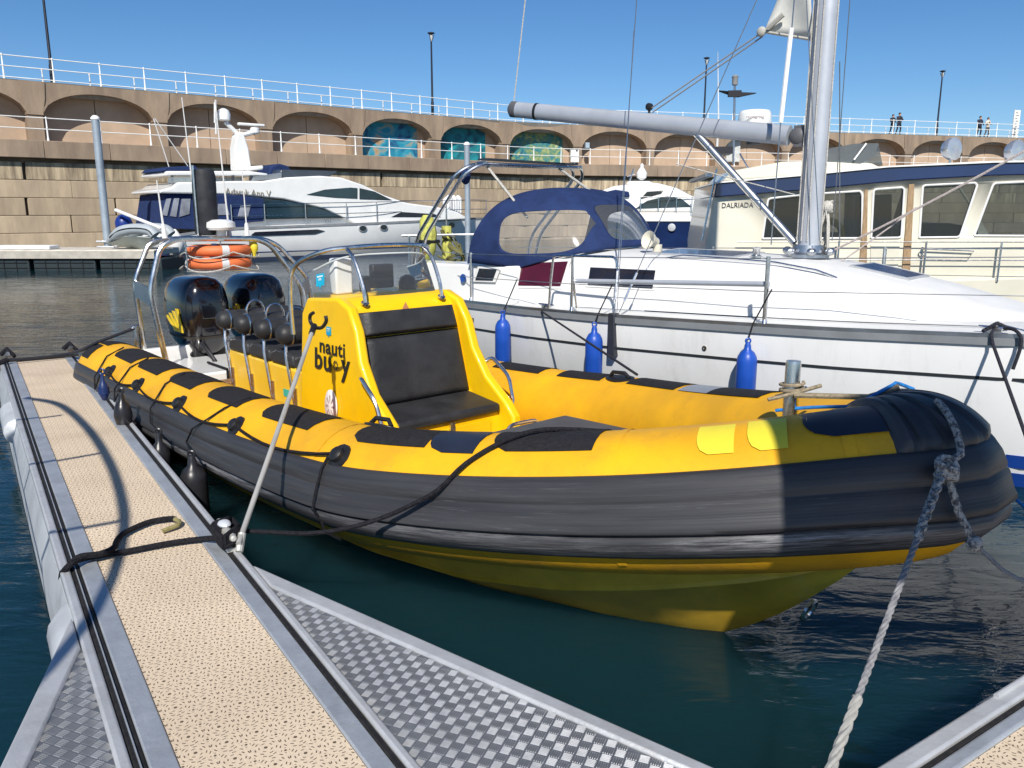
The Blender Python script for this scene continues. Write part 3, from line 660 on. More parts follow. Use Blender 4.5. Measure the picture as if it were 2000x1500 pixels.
def strake(prof, name, m):
    mb = MB(); ss_ = np.linspace(.06, SS - .06, 230)
    mb.loft([[TP(s, f1(s) + (f2(s) - 1 - f1(s)) * t, o) for t, o in prof] for s in ss_], closed=False)
    o = mb.build(name, m, RIB, smooth=60); strip_attr(o, [(s, t) for s in ss_ for t, _ in prof])
strake(prof_top, 'rubbing_strake', strake_m); strake(prof_low, 'rubbing_strake', scuff_m)
# bow guard: ribbed rubber apron over the nose
def guard():
    ss_ = np.linspace(-1, 1, 90); rings = []
    for q in ss_:
        ring = []
        for k in range(33):
            t = k / 32; hw = .21 + .15 * max(0, (t - .4) / .6) ** 1.3; d = q * hw; s = SB + .03 + d
            e = min((1 - abs(q)) / .12, 1); rib = .014 * (1 if (abs(d) < .17 and math.cos(d * 2 * PI / .068) > -.45) else (.15 if abs(d) < .17 else 1.1))
            ph = f1(s) - 2 + (146 - f1(s) + 2) * t; edge = min(1, min(t, 1 - t) / .05)
            ring.append(TP(s, ph, (.012 + rib) * min(e, edge) - .004 * (1 - min(e, edge))))
        rings.append(ring)
    mb = MB(); mb.loft(rings, closed=False); o = mb.build('bow_guard', strake_m, RIB, smooth=50); strip_attr(o, [(4 + k / 32, q * .45) for q in ss_ for k in range(33)])
guard()
def patch(s0, s1, p0, p1, m, name='grip_patch', corner=.10, side=1, h=.005):
    """rounded grip patch; side=1 rounds the corner at (s0, p0)"""
    nu, nv = 14, 8; mb = MB(); rings = []
    for j in range(nv + 1):
        t = j / nv; q = max(0, 1 - t / .55); c0 = corner * (1 - math.sqrt(max(0, 1 - q * q))) if side else 0
        rings.append([TP(s0 + c0 + (s1 - s0 - c0) * i / nu, p0 + (p1 - p0) * t, h) for i in range(nu + 1)])
    vs = [p for r in rings for p in r]; fs = [(j * (nu + 1) + i, j * (nu + 1) + i + 1, (j + 1) * (nu + 1) + i + 1, (j + 1) * (nu + 1) + i) for j in range(nv) for i in range(nu)]
    mb.add(vs, fs); 
    rim = [rings[0][i] for i in range(nu + 1)] + [rings[j][nu] for j in range(1, nv + 1)] + [rings[nv][i] for i in range(nu - 1, -1, -1)] + [rings[j][0] for j in range(nv - 1, 0, -1)]
    return mb.build(name, m, RIB, smooth=60, label=None)
for a, b, pa, pb in ((222, 252, 62, 112), (268, 302, 62, 114), (326, 368, 62, 114), (401, 460, 62, 115), (506, 596, 62, 116), (676, 822, 62, 120)):
    patch(s_px(a, 66), s_px(b, 60), pa, pb, patch_m)
patch(s_px(818, 58), s_px(918, 56), 57, 100, patch_gloss, 'smooth_patch', .12)
patch(s_px(945, 60), s_px(1150, 58), 60, 122, patch_m, corner=.12)
patch(.22, .55, 38, 72, patch_m); patch(.28, .62, 75, 125, patch_m)
patch(s_px(1355, 62), s_px(1436, 62), 50, 84, lime_m, 'reflective_patch', .05); patch(s_px(1452, 62), s_px(1535, 64), 50, 86, lime_m, 'reflective_patch', .05)
patch(SB - .44, SB - .18, 56, 92, patch_gloss, 'smooth_patch', .1)
for a, b, m in ((978, 1064, patch_m), (1106, 1186, patch_m), (1243, 1343, patch_m), (1346, 1402, patch_grey), (1406, 1512, patch_m)):
    sa, sb = sorted((s_px(a, 95, True), s_px(b, 95, True))); patch(sa, sb, 62, 112, m, corner=.03)
# seams: narrow tape bands round the collar
for px in (1205, 1640, 640):
    s = s_px(px, 60); mb = MB(); mb.loft([[TP(s + d, p, .002) for p in np.linspace(-40, 175, 24)] for d in (-.02, .02)], closed=False); mb.build('seam_tape', tube_yel, RIB, smooth=60)
# life line with rubber holders
hold_px = [215, 271, 348, 457, 656]
hs_ = [s_px(p, f1(2) + 8) for p in hold_px]; lp = []
for k in range(len(hs_) - 1):
    for t in np.linspace(0, 1, 9)[:-1]:
        s = hs_[k] + (hs_[k + 1] - hs_[k]) * t; lp.append(TP(s, f1(s) + 9 - 9 * math.sin(PI * t), .018))
lp.append(TP(hs_[-1], f1(hs_[-1]) + 9, .03)); MB().tube(lp, .009, 6).build('life_line', rope_black, RIB)
for s in hs_:
    mb = MB(); c = TP(s, f1(s) + 9, 0); n_ = unit(TP(s, f1(s) + 9, .1) - c); mb.lathe([(.075, -.01), (.072, .006), (.045, .012), (.042, .035), (.028, .046), (0, .048)], c, n_, 14)
    mb.build('line_holder', black_plastic, RIB)
# carrying handles on the collar
def handle(s, phi, port=False):
    c = TP(s, phi, 0); n_ = unit(TP(s, phi, .1) - c); t_ = unit(TP(s + .05, phi) - TP(s - .05, phi)); b_ = np.cross(n_, t_)
    mb = MB(); mb.loft([[c + n_ * h + t_ * math.cos(a) * .14 * k + b_ * math.sin(a) * .065 * k for a in np.linspace(0, 2 * PI, 20)[:-1]] for h, k in ((-.01, 1), (.008, .97), (.012, .8))])
    mb.tube([c + t_ * x + n_ * h for x, h in ((-.1, .01), (-.06, .045), (.06, .045), (.1, .01))], .014, 8); mb.build('tube_handle', black_plastic, RIB)
handle(s_px(738, 110), 112); handle(s_px(1208, 105, True), 100)
# hull below the collar
KU = [-.3, 3.0, 4.2, 5.0, 5.6, 6.0, 6.25, 6.45, 6.62, 6.75, 6.85]
def sect(u):
    zk = np.interp(u, KU, [-.46, -.46, -.42, -.34, -.22, -.09, .06, .22, .38, .52, .64])
    ch = max(np.interp(u, KU, [-.06, -.02, .04, .12, .23, .33, .40, .46, .52, .58, .66]), zk + .005); bc = np.interp(u, KU, [.86, .86, .83, .75, .62, .48, .36, .25, .14, .05, .004])
    top = .504 + .55 * (min(max(u, 0), L_) / L_) ** 3.69 - .22; top = max(top, ch + .03); bt = max(np.interp(u, KU, [.97, .97, .96, .90, .78, .64, .50, .37, .22, .09, .01]), bc)
    return [(.0, zk), (bc * .45, zk + (ch - zk) * .40), (bc, ch), (bc + .03, ch + .008), (bc + .025, ch + .03), (bt * .6 + bc * .4, (ch + top) / 2 + .01), (bt, top)]
rings = []
for u in np.r_[np.linspace(-.25, 2.6, 6), np.linspace(2.9, 6.85, 30)]:
    q = sect(u); rings.append([(u, -v, z) for v, z in q[::-1]] + [(u, v, z) for v, z in q[1:]])
mb = MB(); mb.loft(rings, closed=False); mb.build('hull', hull_yel, RIB, smooth=30)
MB().grid(lambda a, b: (-.3 + 5.4 * a, -1.0 + 2.0 * b, .40), 2, 2).build('deck', mat('speckled_deck', (.55, .53, .48), .8, var=.2, scale=40), RIB, smooth=0)
MB().box((-.36, -.95, -.3), (-.26, .95, .72)).build('transom', white_gel, RIB, bevel=.02)
# stern well: white box and timber step
MB().box((-.2, -.75, .4), (.75, .45, .60)).build('stern_locker', white_gel, RIB, bevel=.02)
MB().box((.78, -.55, .4), (.95, .5, .53)).build('timber_step', teak, RIB, bevel=.008)
tb = MB()
for yy in (-.28, .22): tb.tube([(.77, yy, .4), (.77, yy, .62), (.3, yy, .62)], .012, 6)
tb.build('locker_strap', rope_black, RIB)
mb = MB(); k1 = U(1580, 1192, 0); mb.tube([(k1[0] + .02 * math.cos(a), .045 * math.sin(a) , k1[2] + .05 * math.cos(a)) for a in np.linspace(0, 2 * PI, 14)[:-1]], .011, 6, loop=True); mb.build('bow_eye', steel, RIB)
# ---- console
prof = [(2.72, .40), (2.78, 1.36), (2.86, 1.47), (3.25, 1.50), (3.36, 1.44), (3.40, 1.36), (3.52, .80), (3.56, .73), (3.86, .66), (3.88, .40)]
wing = [(2.70, .40), (2.76, 1.36), (2.84, 1.475), (3.27, 1.505), (3.42, 1.45), (3.52, 1.30), (3.58, 1.10), (3.72, .90), (3.93, .74), (4.02, .64), (4.03, .40)]
def tw(v, z): return v * (1 - .10 * max(0, (z - .6)) ** 1.2)
mb = MB(); mb.loft([[(u, tw(v, z), z) for u, z in prof] for v in (-.475, .475)]); mb.build('console', con_yel, RIB, bevel=.02)
for sgn in (-1, 1):
    mb = MB(); mb.loft([[(u, tw(sgn * v, z), z) for u, z in wing] for v in (.462, .545)]); mb.build('console_side', con_yel, RIB, bevel=.022, segs=3)
# seat back, seat cushion
def cushion(pts, name, h=.05):
    """quad pts (a, b, c, d) padded outwards along its normal"""
    a, b, c, d = (np.array(p, float) for p in pts); n_ = unit(np.cross(b - a, d - a)); nu, nv = 10, 10
    mb = MB()
    def f(s, t):
        e = min(1, min(s, 1 - s, t, 1 - t) / .10); k = math.sqrt(max(0, 1 - (1 - e) ** 2))
        return (1 - s) * (1 - t) * a + s * (1 - t) * b + s * t * c + (1 - s) * t * d + n_ * h * (k * .9 + .1 * k * math.sin(PI * s) * math.sin(PI * t))
    mb.grid(f, nu * 2, nv * 2); return mb.build(name, vinyl_blk, RIB, smooth=70)
xb = lambda z: 3.40 + (1.36 - z) / (1.36 - .80) * .12 + .012
cushion([(xb(1.38) - .02, -.408, 1.405), (xb(1.38) - .02, .408, 1.405), (xb(1.24), .42, 1.24), (xb(1.24), -.42, 1.24)][::-1], 'headrest', .07)
cushion([(xb(1.24), -.42, 1.235), (xb(1.24), .42, 1.235), (xb(.76), .445, .76), (xb(.76), -.445, .76)][::-1], 'seat_back', .055)
mb = MB(); mb.loft([[(3.50, -.44, z + .02), (3.50, .44, z + .02), (3.90, .45, z - .03), (3.90, -.45, z - .03)] for z in (.69, .755)]); mb.build('seat_cushion', vinyl_blk, RIB, bevel=.025, segs=3)
mb = MB(); mb.box((3.885, -.36, .44), (3.892, .36, .62)); mb.build('locker_door', con_yel, RIB, bevel=.004)
MB().box((3.894, -.02, .60), (3.91, .02, .66)).build('locker_latch', steel, RIB)
for sgn in (-1, 1):
    mb = MB(); mb.tube(round_path([(3.62, sgn * .53, .98), (3.66, sgn * .57, 1.02), (3.84, sgn * .58, .90), (3.90, sgn * .57, .72), (3.90, sgn * .54, .68)], .06), .014, 8); mb.build('grab_rail', steel, RIB)
mb = MB(); a_, b_ = RF.z(990, 845, .62), RF.z(1055, 832, .62); a_, b_ = np.array(a_), np.array(b_); mb.tube(round_path([a_ - (0, 0, .15), a_ + (0, 0, .05), b_ + (0, 0, .05), b_ - (0, 0, .15)], .08), .014, 8); mb.build('grab_rail', steel, RIB)
# windscreen: wraps round the console top
def ws(a, b):
    ang = PI * a; ex = .5
    y = .47 * (1 if math.cos(ang) > 0 else -1) * abs(math.cos(ang)) ** ex; x = 2.86 + .40 * abs(math.sin(ang)) ** .5
    hgt = .31 * (.55 + .45 * abs(math.sin(ang)) ** .7)
    z = 1.48 + hgt * b; return (x - .10 * b, y * (1 - .06 * b), z)
mb = MB(); mb.grid(ws, 28, 5); mb.build('windscreen', clear_acrylic, RIB, smooth=80)
mb = MB(); mb.tube([ws(a, 1) for a in np.linspace(0, 1, 29)], .006, 6); mb.build('windscreen_edge', mat('acrylic_edge', (.6, .66, .68), .2), RIB)
# steel hoop frame round the windscreen
hp = [(2.72, -.56, 1.20), (2.72, -.565, 1.50), (2.78, -.55, 1.70), (3.02, -.46, 1.81), (3.14, -.28, 1.84), (3.17, 0, 1.85), (3.14, .28, 1.84), (3.02, .46, 1.81), (2.78, .55, 1.70), (2.72, .565, 1.50), (2.72, .56, 1.20)]
mb = MB(); mb.tube(smooth_path(hp, 6), .017, 10); mb.build('screen_hoop', steel, RIB)
for sgn in (-1, 1):
    mb = MB(); mb.tube(smooth_path([(3.36, sgn * .33, 1.47), (3.34, sgn * .33, 1.58), (3.24, sgn * .33, 1.76), (3.12, sgn * .32, 1.838)], 5), .014, 8); mb.lathe([(.03, 0), (.03, .012), (0, .013)], (3.36, sgn * .33, 1.46), (.5, 0, 1), 12); mb.build('hoop_strut', steel, RIB)
# helm: dash, screens, wheel, compass
MB().box((2.74, -.40, 1.40), (3.1, .40, 1.50)).build('dash', con_yel, RIB, bevel=.02)
MB().box((2.93, -.36, 1.50), (3.03, -.22, 1.76)).build('helm_box', white_gel, RIB, bevel=.015)
MB().box((2.92, -.02, 1.52), (2.98, .17, 1.70)).build('chart_plotter', black_plastic, RIB, bevel=.012)
MB().box((2.94, -.12, 1.50), (3.0, -.05, 1.62)).build('vhf_radio', black_plastic, RIB, bevel=.01)
mb = MB(); mb.lathe([(.07, 0), (.07, .05), (.055, .09), (.02, .11), (0, .112)], (2.98, .29, 1.50)); mb.build('compass', black_plastic, RIB)
mb = MB(); mb.tube([(2.66 + .05 * math.sin(a), .1 + .17 * math.cos(a), 1.30 + .16 * math.sin(a)) for a in np.linspace(0, 2 * PI, 24)[:-1]], .014, 8, loop=True)
for a in (.3, 2.4, 4.5): mb.tube([(2.68, .1, 1.3), (2.66 + .05 * math.sin(a), .1 + .17 * math.cos(a), 1.30 + .16 * math.sin(a))], .01, 6)
mb.build('steering_wheel', black_plastic, RIB)
# lettering and decals on the console side (starboard faces the pontoon)
black_print = mat('black_print', (.02, .018, .012), .5, rvar=0); cyan_print = mat('cyan_print', (.01, .38, .58), .4, rvar=0); white_print = mat('white_print', (.8, .8, .8), .5, rvar=0)
def side_M(u, z, dv=.0):
    y = tw(-.545, z); y2 = tw(-.545, z + .05); return basis((u, y - .0015 - dv, z), (1, 0, 0), (0, (y2 - y), .05))
def on_side(px, py): 
    p = U(px, py, .53); return p[0], p[2]
def fit_text(body, x0, x1, ytop, ybot):
    """lettering on the console side, sized to its place there"""
    (ua, za_), (ub, zb_) = on_side(x0, ybot), on_side(x1, ytop); u0, z0 = (ua + ub) / 2, (za_ + zb_) / 2
    zt, zl = on_side((x0 + x1) / 2, ytop)[1], on_side((x0 + x1) / 2, ybot)[1]; ul, ur = on_side(x0, (ytop + ybot) / 2)[0], on_side(x1, (ytop + ybot) / 2)[0]
    o = text_obj('lettering', body, 1.0, black_print, RIB, Matrix.Identity(4), bold=.022, space=1.06, thick=.0006)
    co_ = np.array([v.co for v in o.data.vertices]); lo, h_ = co_.min(0), co_.max(0)
    S_ = Matrix.Diagonal(((ur - ul) / (h_[0] - lo[0]), (zt - zl) / (h_[1] - lo[1]), 1, 1)) @ Matrix.Translation((-(lo[0] + h_[0]) / 2, -(lo[1] + h_[1]) / 2, 0))
    o.data.transform(side_M(u0, (zt + zl) / 2) @ S_)
fit_text('nauti', 622, 671, 667, 694); fit_text('bu', 614, 645, 682, 723); fit_text('y', 665, 683, 705, 748)
u_, z_ = on_side(655, 714); Mx = side_M(u_, z_, .001); mb = MB()
for k in range(4):
    a0, a1 = PI / 2 * k + .12, PI / 2 * (k + 1) - .12; q = []
    for rr_ in (.023, .036): q.append([tuple(Mx @ Vector((rr_ * .85 * math.cos(a), rr_ * math.sin(a), .003))) for a in np.linspace(a0, a1, 7)])
    mb.loft(q, closed=False)
mb.build('lifebuoy_mark', black_print, RIB)
u_, z_ = on_side(650, 793); Mx = side_M(u_, z_); mb = MB(); mb.loft([[tuple(Mx @ Vector((.085 * k * math.cos(a), .12 * k * math.sin(a), h))) for a in np.linspace(0, 2 * PI, 28)[:-1]] for k, h in ((1, 0), (1, .006), (.92, .01))]); mb.build('round_hatch', white_gel, RIB)
mb = MB()
for k in range(8):
    a = PI / 4 * k; mb.prism([tuple(Mx @ Vector((r_ * math.cos(a + d), 1.4 * r_ * math.sin(a + d), .011))) for r_, d in ((.022, -.1), (.058, -.12), (.058, .12), (.022, .1))], (0, -.002, 0))
mb.build('hatch_mark', mat('hatch_grey', (.4, .3, .28), .5), RIB)
def bubble(Mx, s, name):
    mb = MB(); pts = [(-.5, .55), (.5, .55), (.55, .5), (.55, -.35), (.5, -.42), (.1, -.42), (-.05, -.7), (-.12, -.42), (-.5, -.42), (-.55, -.36), (-.55, .5)]
    mb.prism([tuple(Mx @ Vector((x * s, y * s, .0))) for x, y in pts], tuple((Mx.to_3x3() @ Vector((0, 0, .003)))))
    o = mb.build(name, cyan_print, RIB, smooth=0)
    mb = MB()
    for rr_, yy in ((.2, -.05), (.11, -.05)):
        mb.loft([[tuple(Mx @ Vector((k * s * math.cos(a), (yy + 0) * s + k * s * math.sin(a), .005))) for a in np.linspace(.4, PI - .4, 8)] for k in (rr_, rr_ + .05)], closed=False)
    mb.prism([tuple(Mx @ Vector((x * s, y * s, .004))) for x, y in ((-.4, .28), (.4, .28), (.4, .38), (-.4, .38))], (0, 0, .0005)); mb.build('sticker_mark', white_print, RIB, smooth=0)
u_, z_ = on_side(638, 648); bubble(side_M(u_, z_), .06, 'sticker')
wp = np.array(ws(.09, .5)); wq = np.array(ws(.13, .5)); wr = np.array(ws(.11, .9)); ex = wq - wp; n_ = unit(np.cross(ex, wr - wp)); n_ = n_ if n_[1] < 0 else -n_
# starboard screen pane sticker
wm = [np.array(ws(a, .5)) for a in (.90, .97)]; Mx = basis((wm[0] + wm[1]) / 2 + np.array((0.02, -.02, .02)), wm[0] - wm[1], np.array(ws(.93, .9)) - np.array(ws(.93, .2))); bubble(Mx, .09, 'sticker')
mb = MB(); mb.prism([(3.398, -.02 + x, 1.425 + z) for x, z in ((-.03, -.02), (.03, -.02), (0, .03))], (.004, 0, .001)); mb.build('warning_mark', mat('warning_print', (.6, .25, .1), .5), RIB, smooth=0)
# ---- jockey seat pod
MB().box((1.02, -.36, .40), (2.74, .36, .86)).build('seat_pod', mat('pale_yellow_gelcoat', (.80, .50, .03), .35, var=.05, coat=.2), RIB, bevel=.03)
for k in range(4):
    x0 = 1.06 + .42 * k; mb = MB(); mb.loft([[(x0 + a, y_, z) for a, z in ((0, .86), (.02, .955), (.12, .985), (.30, .985), (.40, .955), (.415, .86))] for y_ in (-.375, .375)]); mb.build('seat_cushion', vinyl_blk, RIB, bevel=.025, segs=3)
pod_plate = mat('pod_sticker', (.05, .45, .35), .5)
MB().box((2.1, -.366, .60), (2.2, -.361, .66)).build('pod_sticker', pod_plate, RIB)
for k in range(4):
    x0 = 1.00 + .40 * k; zr = 1.12
    mb = MB(); mb.tube([(x0, y_, zr) for y_ in (-.44, -.43, -.40, -.36, -.2, 0, .2, .34, .38, .41, .42)], [.03, .055, .078, .085, .085, .085, .085, .085, .078, .055, .03], 18); bol = mb.build('backrest_roll', vinyl_blk, RIB, smooth=60)
    mb = MB(); mb.tube([(x0 + .088 * math.cos(a), -.335, zr + .088 * math.sin(a)) for a in np.linspace(0, 2 * PI, 22)[:-1]], .008, 6, loop=True); mb.build('roll_band', steel, bol)
    mb = MB(); mb.tube(round_path([(x0 - .02, -.36, zr - .05), (x0 + .02, -.385, .95), (x0 + .13, -.385, .56), (x0 + .13, -.37, .53)], .05), .013, 8); mb.tube([(x0 + .13, -.372, .50), (x0 + .125, -.372, .70)], .02, 8); mb.build('roll_pole', steel, RIB)
    mb = MB(); mb.tube([(x0 + .07 + .0 * a, -.1 + .085 * math.cos(a), zr + .07 + .095 * math.sin(a)) for a in np.linspace(-.2, PI + .2, 14)], .010, 8); mb.build('grab_hoop', steel, bol)
# ---- outboard engines
def engine(y0):
    E_ = bpy.data.objects.new('outboard_engine', None)
    def ring(z, x0, x1, w_, p=3.2):
        cx, rx = (x0 + x1) / 2, (x1 - x0) / 2; out = []
        for a in np.linspace(0, 2 * PI, 37)[:-1]:
            c, s = math.cos(a), math.sin(a); out.append((cx + rx * abs(c) ** (2 / p) * (1 if c > 0 else -1), y0 + w_ * abs(s) ** (2 / p) * (1 if s > 0 else -1), z))
        return out
    mb = MB(); mb.loft([ring(z, a, b, w_) for z, a, b, w_ in ((.60, -.62, -.20, .13), (.66, -.72, -.15, .18), (.74, -.80, -.12, .225), (.86, -.88, -.10, .255), (1.0, -.92, -.085, .27), (1.15, -.93, -.085, .265), (1.26, -.91, -.10, .245), (1.34, -.86, -.13, .215), (1.39, -.78, -.18, .165), (1.415, -.66, -.26, .09), (1.42, -.5, -.4, .02))])
    cw = mb.build('engine_cowling', black_gloss, RIB, smooth=60)
    mb = MB(); mb.loft([ring(z, a, b, w_) for z, a, b, w_ in ((.79, -.845, -.10, .246), (.815, -.862, -.094, .254))]); mb.build('cowling_trim', mat('dark_trim', (.03, .025, .02), .35), cw)
    mb = MB(); mb.prism([(-.10 + .012, y0 - .12, 1.17), (-.10 + .012, y0 + .12, 1.17), (-.085 + .012, y0 + .10, 1.0), (-.085 + .012, y0 - .10, 1.0)], (-.02, 0, 0)); mb.build('cowling_panel', black_gloss, cw, bevel=.01)
    for sg in (-1, 1):
        mb = MB()
        for k in range(4): mb.prism([(-.30 - .10 * k, y0 + sg * .262, 1.10 - .03 * k), (-.36 - .10 * k, y0 + sg * .264, 1.10 - .03 * k), (-.25 - .06 * k, y0 + sg * .262, .86), (-.21 - .06 * k, y0 + sg * .258, .86)], (0, sg * .012, 0))
        mb.build('flame_decal', mat('yellow_decal', (.7, .5, .02), .35) if 'yellow_decal' not in bpy.data.materials else bpy.data.materials['yellow_decal'], cw, smooth=0)
    mb = MB(); mb.loft([ring(z, a, b, w_, 2.6) for z, a, b, w_ in ((-.6, -.6, -.35, .05), (.1, -.62, -.30, .09), (.5, -.64, -.24, .13), (.62, -.64, -.2, .15))]); mb.build('engine_leg', black_plastic, RIB, smooth=60)
    mb = MB(); mb.box((-.36, y0 - .17, .30), (-.20, y0 + .17, .70)); mb.tube([(-.3, y0 - .2, .62), (-.3, y0 + .2, .62)], .05, 10); mb.build('engine_bracket', black_plastic, RIB, bevel=.02)
    mb = MB(); mb.tube(smooth_path([(-.2, y0 - .1, .66), (.0, y0 - .16, .76), (.18, y0 - .12, .62), (.2, y0 - .1, .5)], 5), .022, 8); mb.build('engine_hose', black_plastic, RIB)
bpy.data.objects
engine(-.05); engine(.60)
# ---- stern A-frame
def XP(px, py, x0): return RF.x(px, py, x0)
af = 0.10; ab = -.28; lf = .16
front = [XP(326, 712, .12), XP(293, 570, af), XP(312, 468 + 14, af), XP(345, 466, af), XP(500, 466, af), XP(528, 478, af), XP(590, 560, af), XP(598, 650, .12)]
back = [XP(283, 684, -.35), XP(262, 552, ab), XP(290, 476, ab), XP(318, 466, ab), XP(515, 466, ab), XP(545, 480, ab), XP(604, 545, ab), XP(612, 640, -.35)]
for nm, q, rr_ in (('frame_hoop', front, .028), ('frame_hoop', back, .024)):
    MB().tube(round_path(q, .12), rr_, 10).build(nm, steel, RIB)
for i in (1, 6):
    a_, b_ = np.array(front[i]), np.array(back[i]); MB().loft([[a_ + (0, t, .03), b_ + (0, t, .03), b_ + (0, t, -.14), a_ + (0, t, -.14)] for t in (-.006, .006)]).build('frame_plate', alu, RIB)
za = front[3][2]
mb = MB()
for t in (.06, .34, .62, .92):
    a_ = np.array(front[3]) * (1 - t) + np.array(front[4]) * t; b_ = np.array(back[3]) * (1 - t) + np.array(back[4]) * t; mb.tube([a_, b_], .014, 8)
mb.build('frame_crossbar', steel, RIB)
def top_at(px, x0=-.1): return np.array(RF.z(px, 466, za))
white_whip = mat('white_fibreglass', (.75, .75, .74), .4)
def whip(px, py, bx, by, r=.011):
    b = np.array(RF.x(bx, by, -.1)); b[2] = za; t = np.array(RF.x(px, py, -.1)); o = MB(); o.tube([b, b + (t - b) * .3, t], [r, r * .8, r * .4], 6); o.lathe([(.028, 0), (.02, .12), (.012, .14)], b, t - b, 8); o.build('whip_antenna', white_whip, RIB)
whip(355, 190, 388, 455); whip(420, 195, 448, 455); whip(306, 352, 322, 462, .014); whip(470, 300, 483, 462, .008)
b = np.array(RF.x(405, 462, -.05)); b[2] = za
mb = MB(); mb.lathe([(.10, .02), (.115, .05), (.115, .60), (.10, .66), (.03, .68)], b, (-.02, .02, 1), 18); mb.build('rolled_cover', mat('black_cover', (.025, .028, .035), .65, var=.3, scale=8, bump=.3, bscale=12), RIB)
MB().tube([b + (.05, -.11, -.02), b + (.05, -.115, .70)], .011, 8).build('cover_pole', steel, RIB)
b = np.array(RF.x(432, 462, .05)); b[2] = za; mb = MB(); mb.lathe([(.05, 0), (.05, .07), (.13, .075), (.145, .10), (.14, .15), (.09, .175), (0, .18)], b, n=18); mb.build('radar_dome', white_gel, RIB)
b = np.array(RF.x(495, 478, .05)); mb = MB(); mb.lathe([(.03, .03), (.045, .0), (.045, -.05), (.02, -.09), (.02, -.13), (0, -.14)], b, n=12); mb.build('strobe_light', mat('yellow_light', (.75, .62, .05), .4), RIB)
mb = MB()
for zz in (-.06, -.30): mb.tube(round_path([np.array(RF.x(360, 470, .0)) + (0, 0, zz), np.array(RF.x(488, 470, .0)) + (0, 0, zz), np.array(RF.x(488, 470, -.25)) + (0, 0, zz)], .05), .007, 6)
for q in (362, 430, 487): a_ = np.array(RF.x(q, 468, .0)); mb.tube([a_, a_ - (0, 0, .32)], .007, 6)
mb.build('lifebuoy_cradle', steel, RIB)
# stern cleat posts
mb = MB(); q = np.array(XP(266, 640, -.45)); mb.tube([q - (0, 0, .22), q + (0, 0, .02)], .03, 10); mb.tube([q - (0, .05, .0), q + (.0, .05, .0)], .024, 8); mb.build('stern_post', steel, RIB)
# ---- bow locker, cushion, samson post
MB().prism([(4.75, -.62, .40), (4.75, .62, .40), (5.9, .45, .40), (6.35, .0, .40), (5.9, -.45, .40)], (0, 0, .30)).build('bow_locker', con_yel, RIB, bevel=.03)
q = [RF.z(x, y, .74) for x, y in ((1035, 838), (1170, 799), (1275, 838), (1180, 872))]
mb = MB(); mb.loft([[(4.55, -.42, z), (4.55, .45, z), (5.55, .55, z), (5.75, .2, z), (5.75, -.3, z), (5.5, -.5, z)] for z in (.70, .765)]); mb.build('bow_cushion', mat('grey_vinyl', (.085, .085, .088), .6, var=.12, scale=4), RIB, bevel=.025, segs=3)
pb = np.array(U(1543, 805, .0)); MB().lathe([(.034, -.45), (.034, .225), (.032, .237), (0, .24)], (pb[0], 0, pb[2]), n=18).build('samson_post', steel, RIB)
MB().tube([(pb[0] - .02, -.09, pb[2] + .08), (pb[0] + .02, .09, pb[2] + .10)], .012, 8).build('post_pin', steel, RIB)
# fittings on the inside of the far collar
for px, py, r_ in ((1008, 780, .05), (1052, 805, .028), (1072, 808, .028)):
    s = s_px(px, 190, True); c = TP(s, 190, 0); n_ = unit(TP(s, 190, .1) - c); mb = MB(); mb.lathe([(r_, -.01), (r_, .02), (r_ * .6, .03), (r_ * .6, .03 + r_), (0, .035 + r_)], c, n_, 14); mb.build('valve', black_plastic, RIB)
# ================================================================ WHITE SAILING YACHT
YF = Frame((2.95, 8.25), 134)
YA = thing('sailing_yacht', 'white sailing yacht with navy sprayhood and grey in-mast rig moored behind the inflatable', 'yacht', (2.95, 8.25, 0), YF.rot)
def V(px, py, v): return YF.y(px, py, -v)
HX = [-5.1, -4.4, -3.77, -2.5, -1.3, 0, .9, 2.2, 3.0, 3.6, 3.95]
HB = [.72, .97, 1.22, 1.42, 1.48, 1.42, 1.35, 1.2, .85, .42, .03]; HW = [.5, .75, .98, 1.16, 1.22, 1.18, 1.12, .92, .58, .2, .01]; HZ = [.98, .985, 1.0, 1.03, 1.06, 1.10, 1.13, 1.19, 1.23, 1.26, 1.28]
def hi(A, x): return float(np.interp(x, HX, A))
def hull_v(x, z):
    """half breadth of the topsides at height z"""
    t = min(max(z / hi(HZ, x), 0), 1); return hi(HW, x) + (hi(HB, x) - hi(HW, x)) * (1 - (1 - t) ** 1.8)
xs_ = np.linspace(-5.1, 3.95, 46)
yhull = mat('yacht_topsides', (.80, .805, .80), .28, dirt=.28, dirt_col=(.35, .33, .28), dscale=4, dstretch=(1.5, 1.5, .25), var=.05, coat=.5, scale=.7, rvar=.05)
ydeck = mat('yacht_deck', (.70, .70, .685), .5, dirt=.25, dirt_col=(.38, .37, .34), dscale=5, var=.04, scale=2, bump=.05, bscale=90)
rings = []
for x in xs_:
    zs = [hi(HZ, x) * t for t in (1, .9, .75, .6, .45, .3, .15, 0)] + [-.35]
    q = [(x, hull_v(x, z) if z >= 0 else hi(HW, x) * .75, z) for z in zs]; rings.append([(a, -b, c) for a, b, c in q] + [(a, b, c) for a, b, c in q[::-1]])
mb = MB(); mb.loft(rings, closed=False); mb.prism(rings[0], (.02, 0, 0)); mb.build('hull', yhull, YA, smooth=40)
def band(z0f, z1f, out, m, name, xr=(-5.1, 3.9)):
    for sg in (-1, 1):
        mb = MB(); rr = []
        for x in np.linspace(*xr, 50):
            z0, z1 = z0f(x), z1f(x); rr.append([(x, sg * (hull_v(x, z) + o), z) for z, o in ((z0, -.01), (z0, out), (z1, out), (z1, -.01))])
        mb.loft(rr); mb.build(name, m, YA)
grey_rail = mat('grey_rubbing_band', (.22, .235, .25), .5, var=.1)
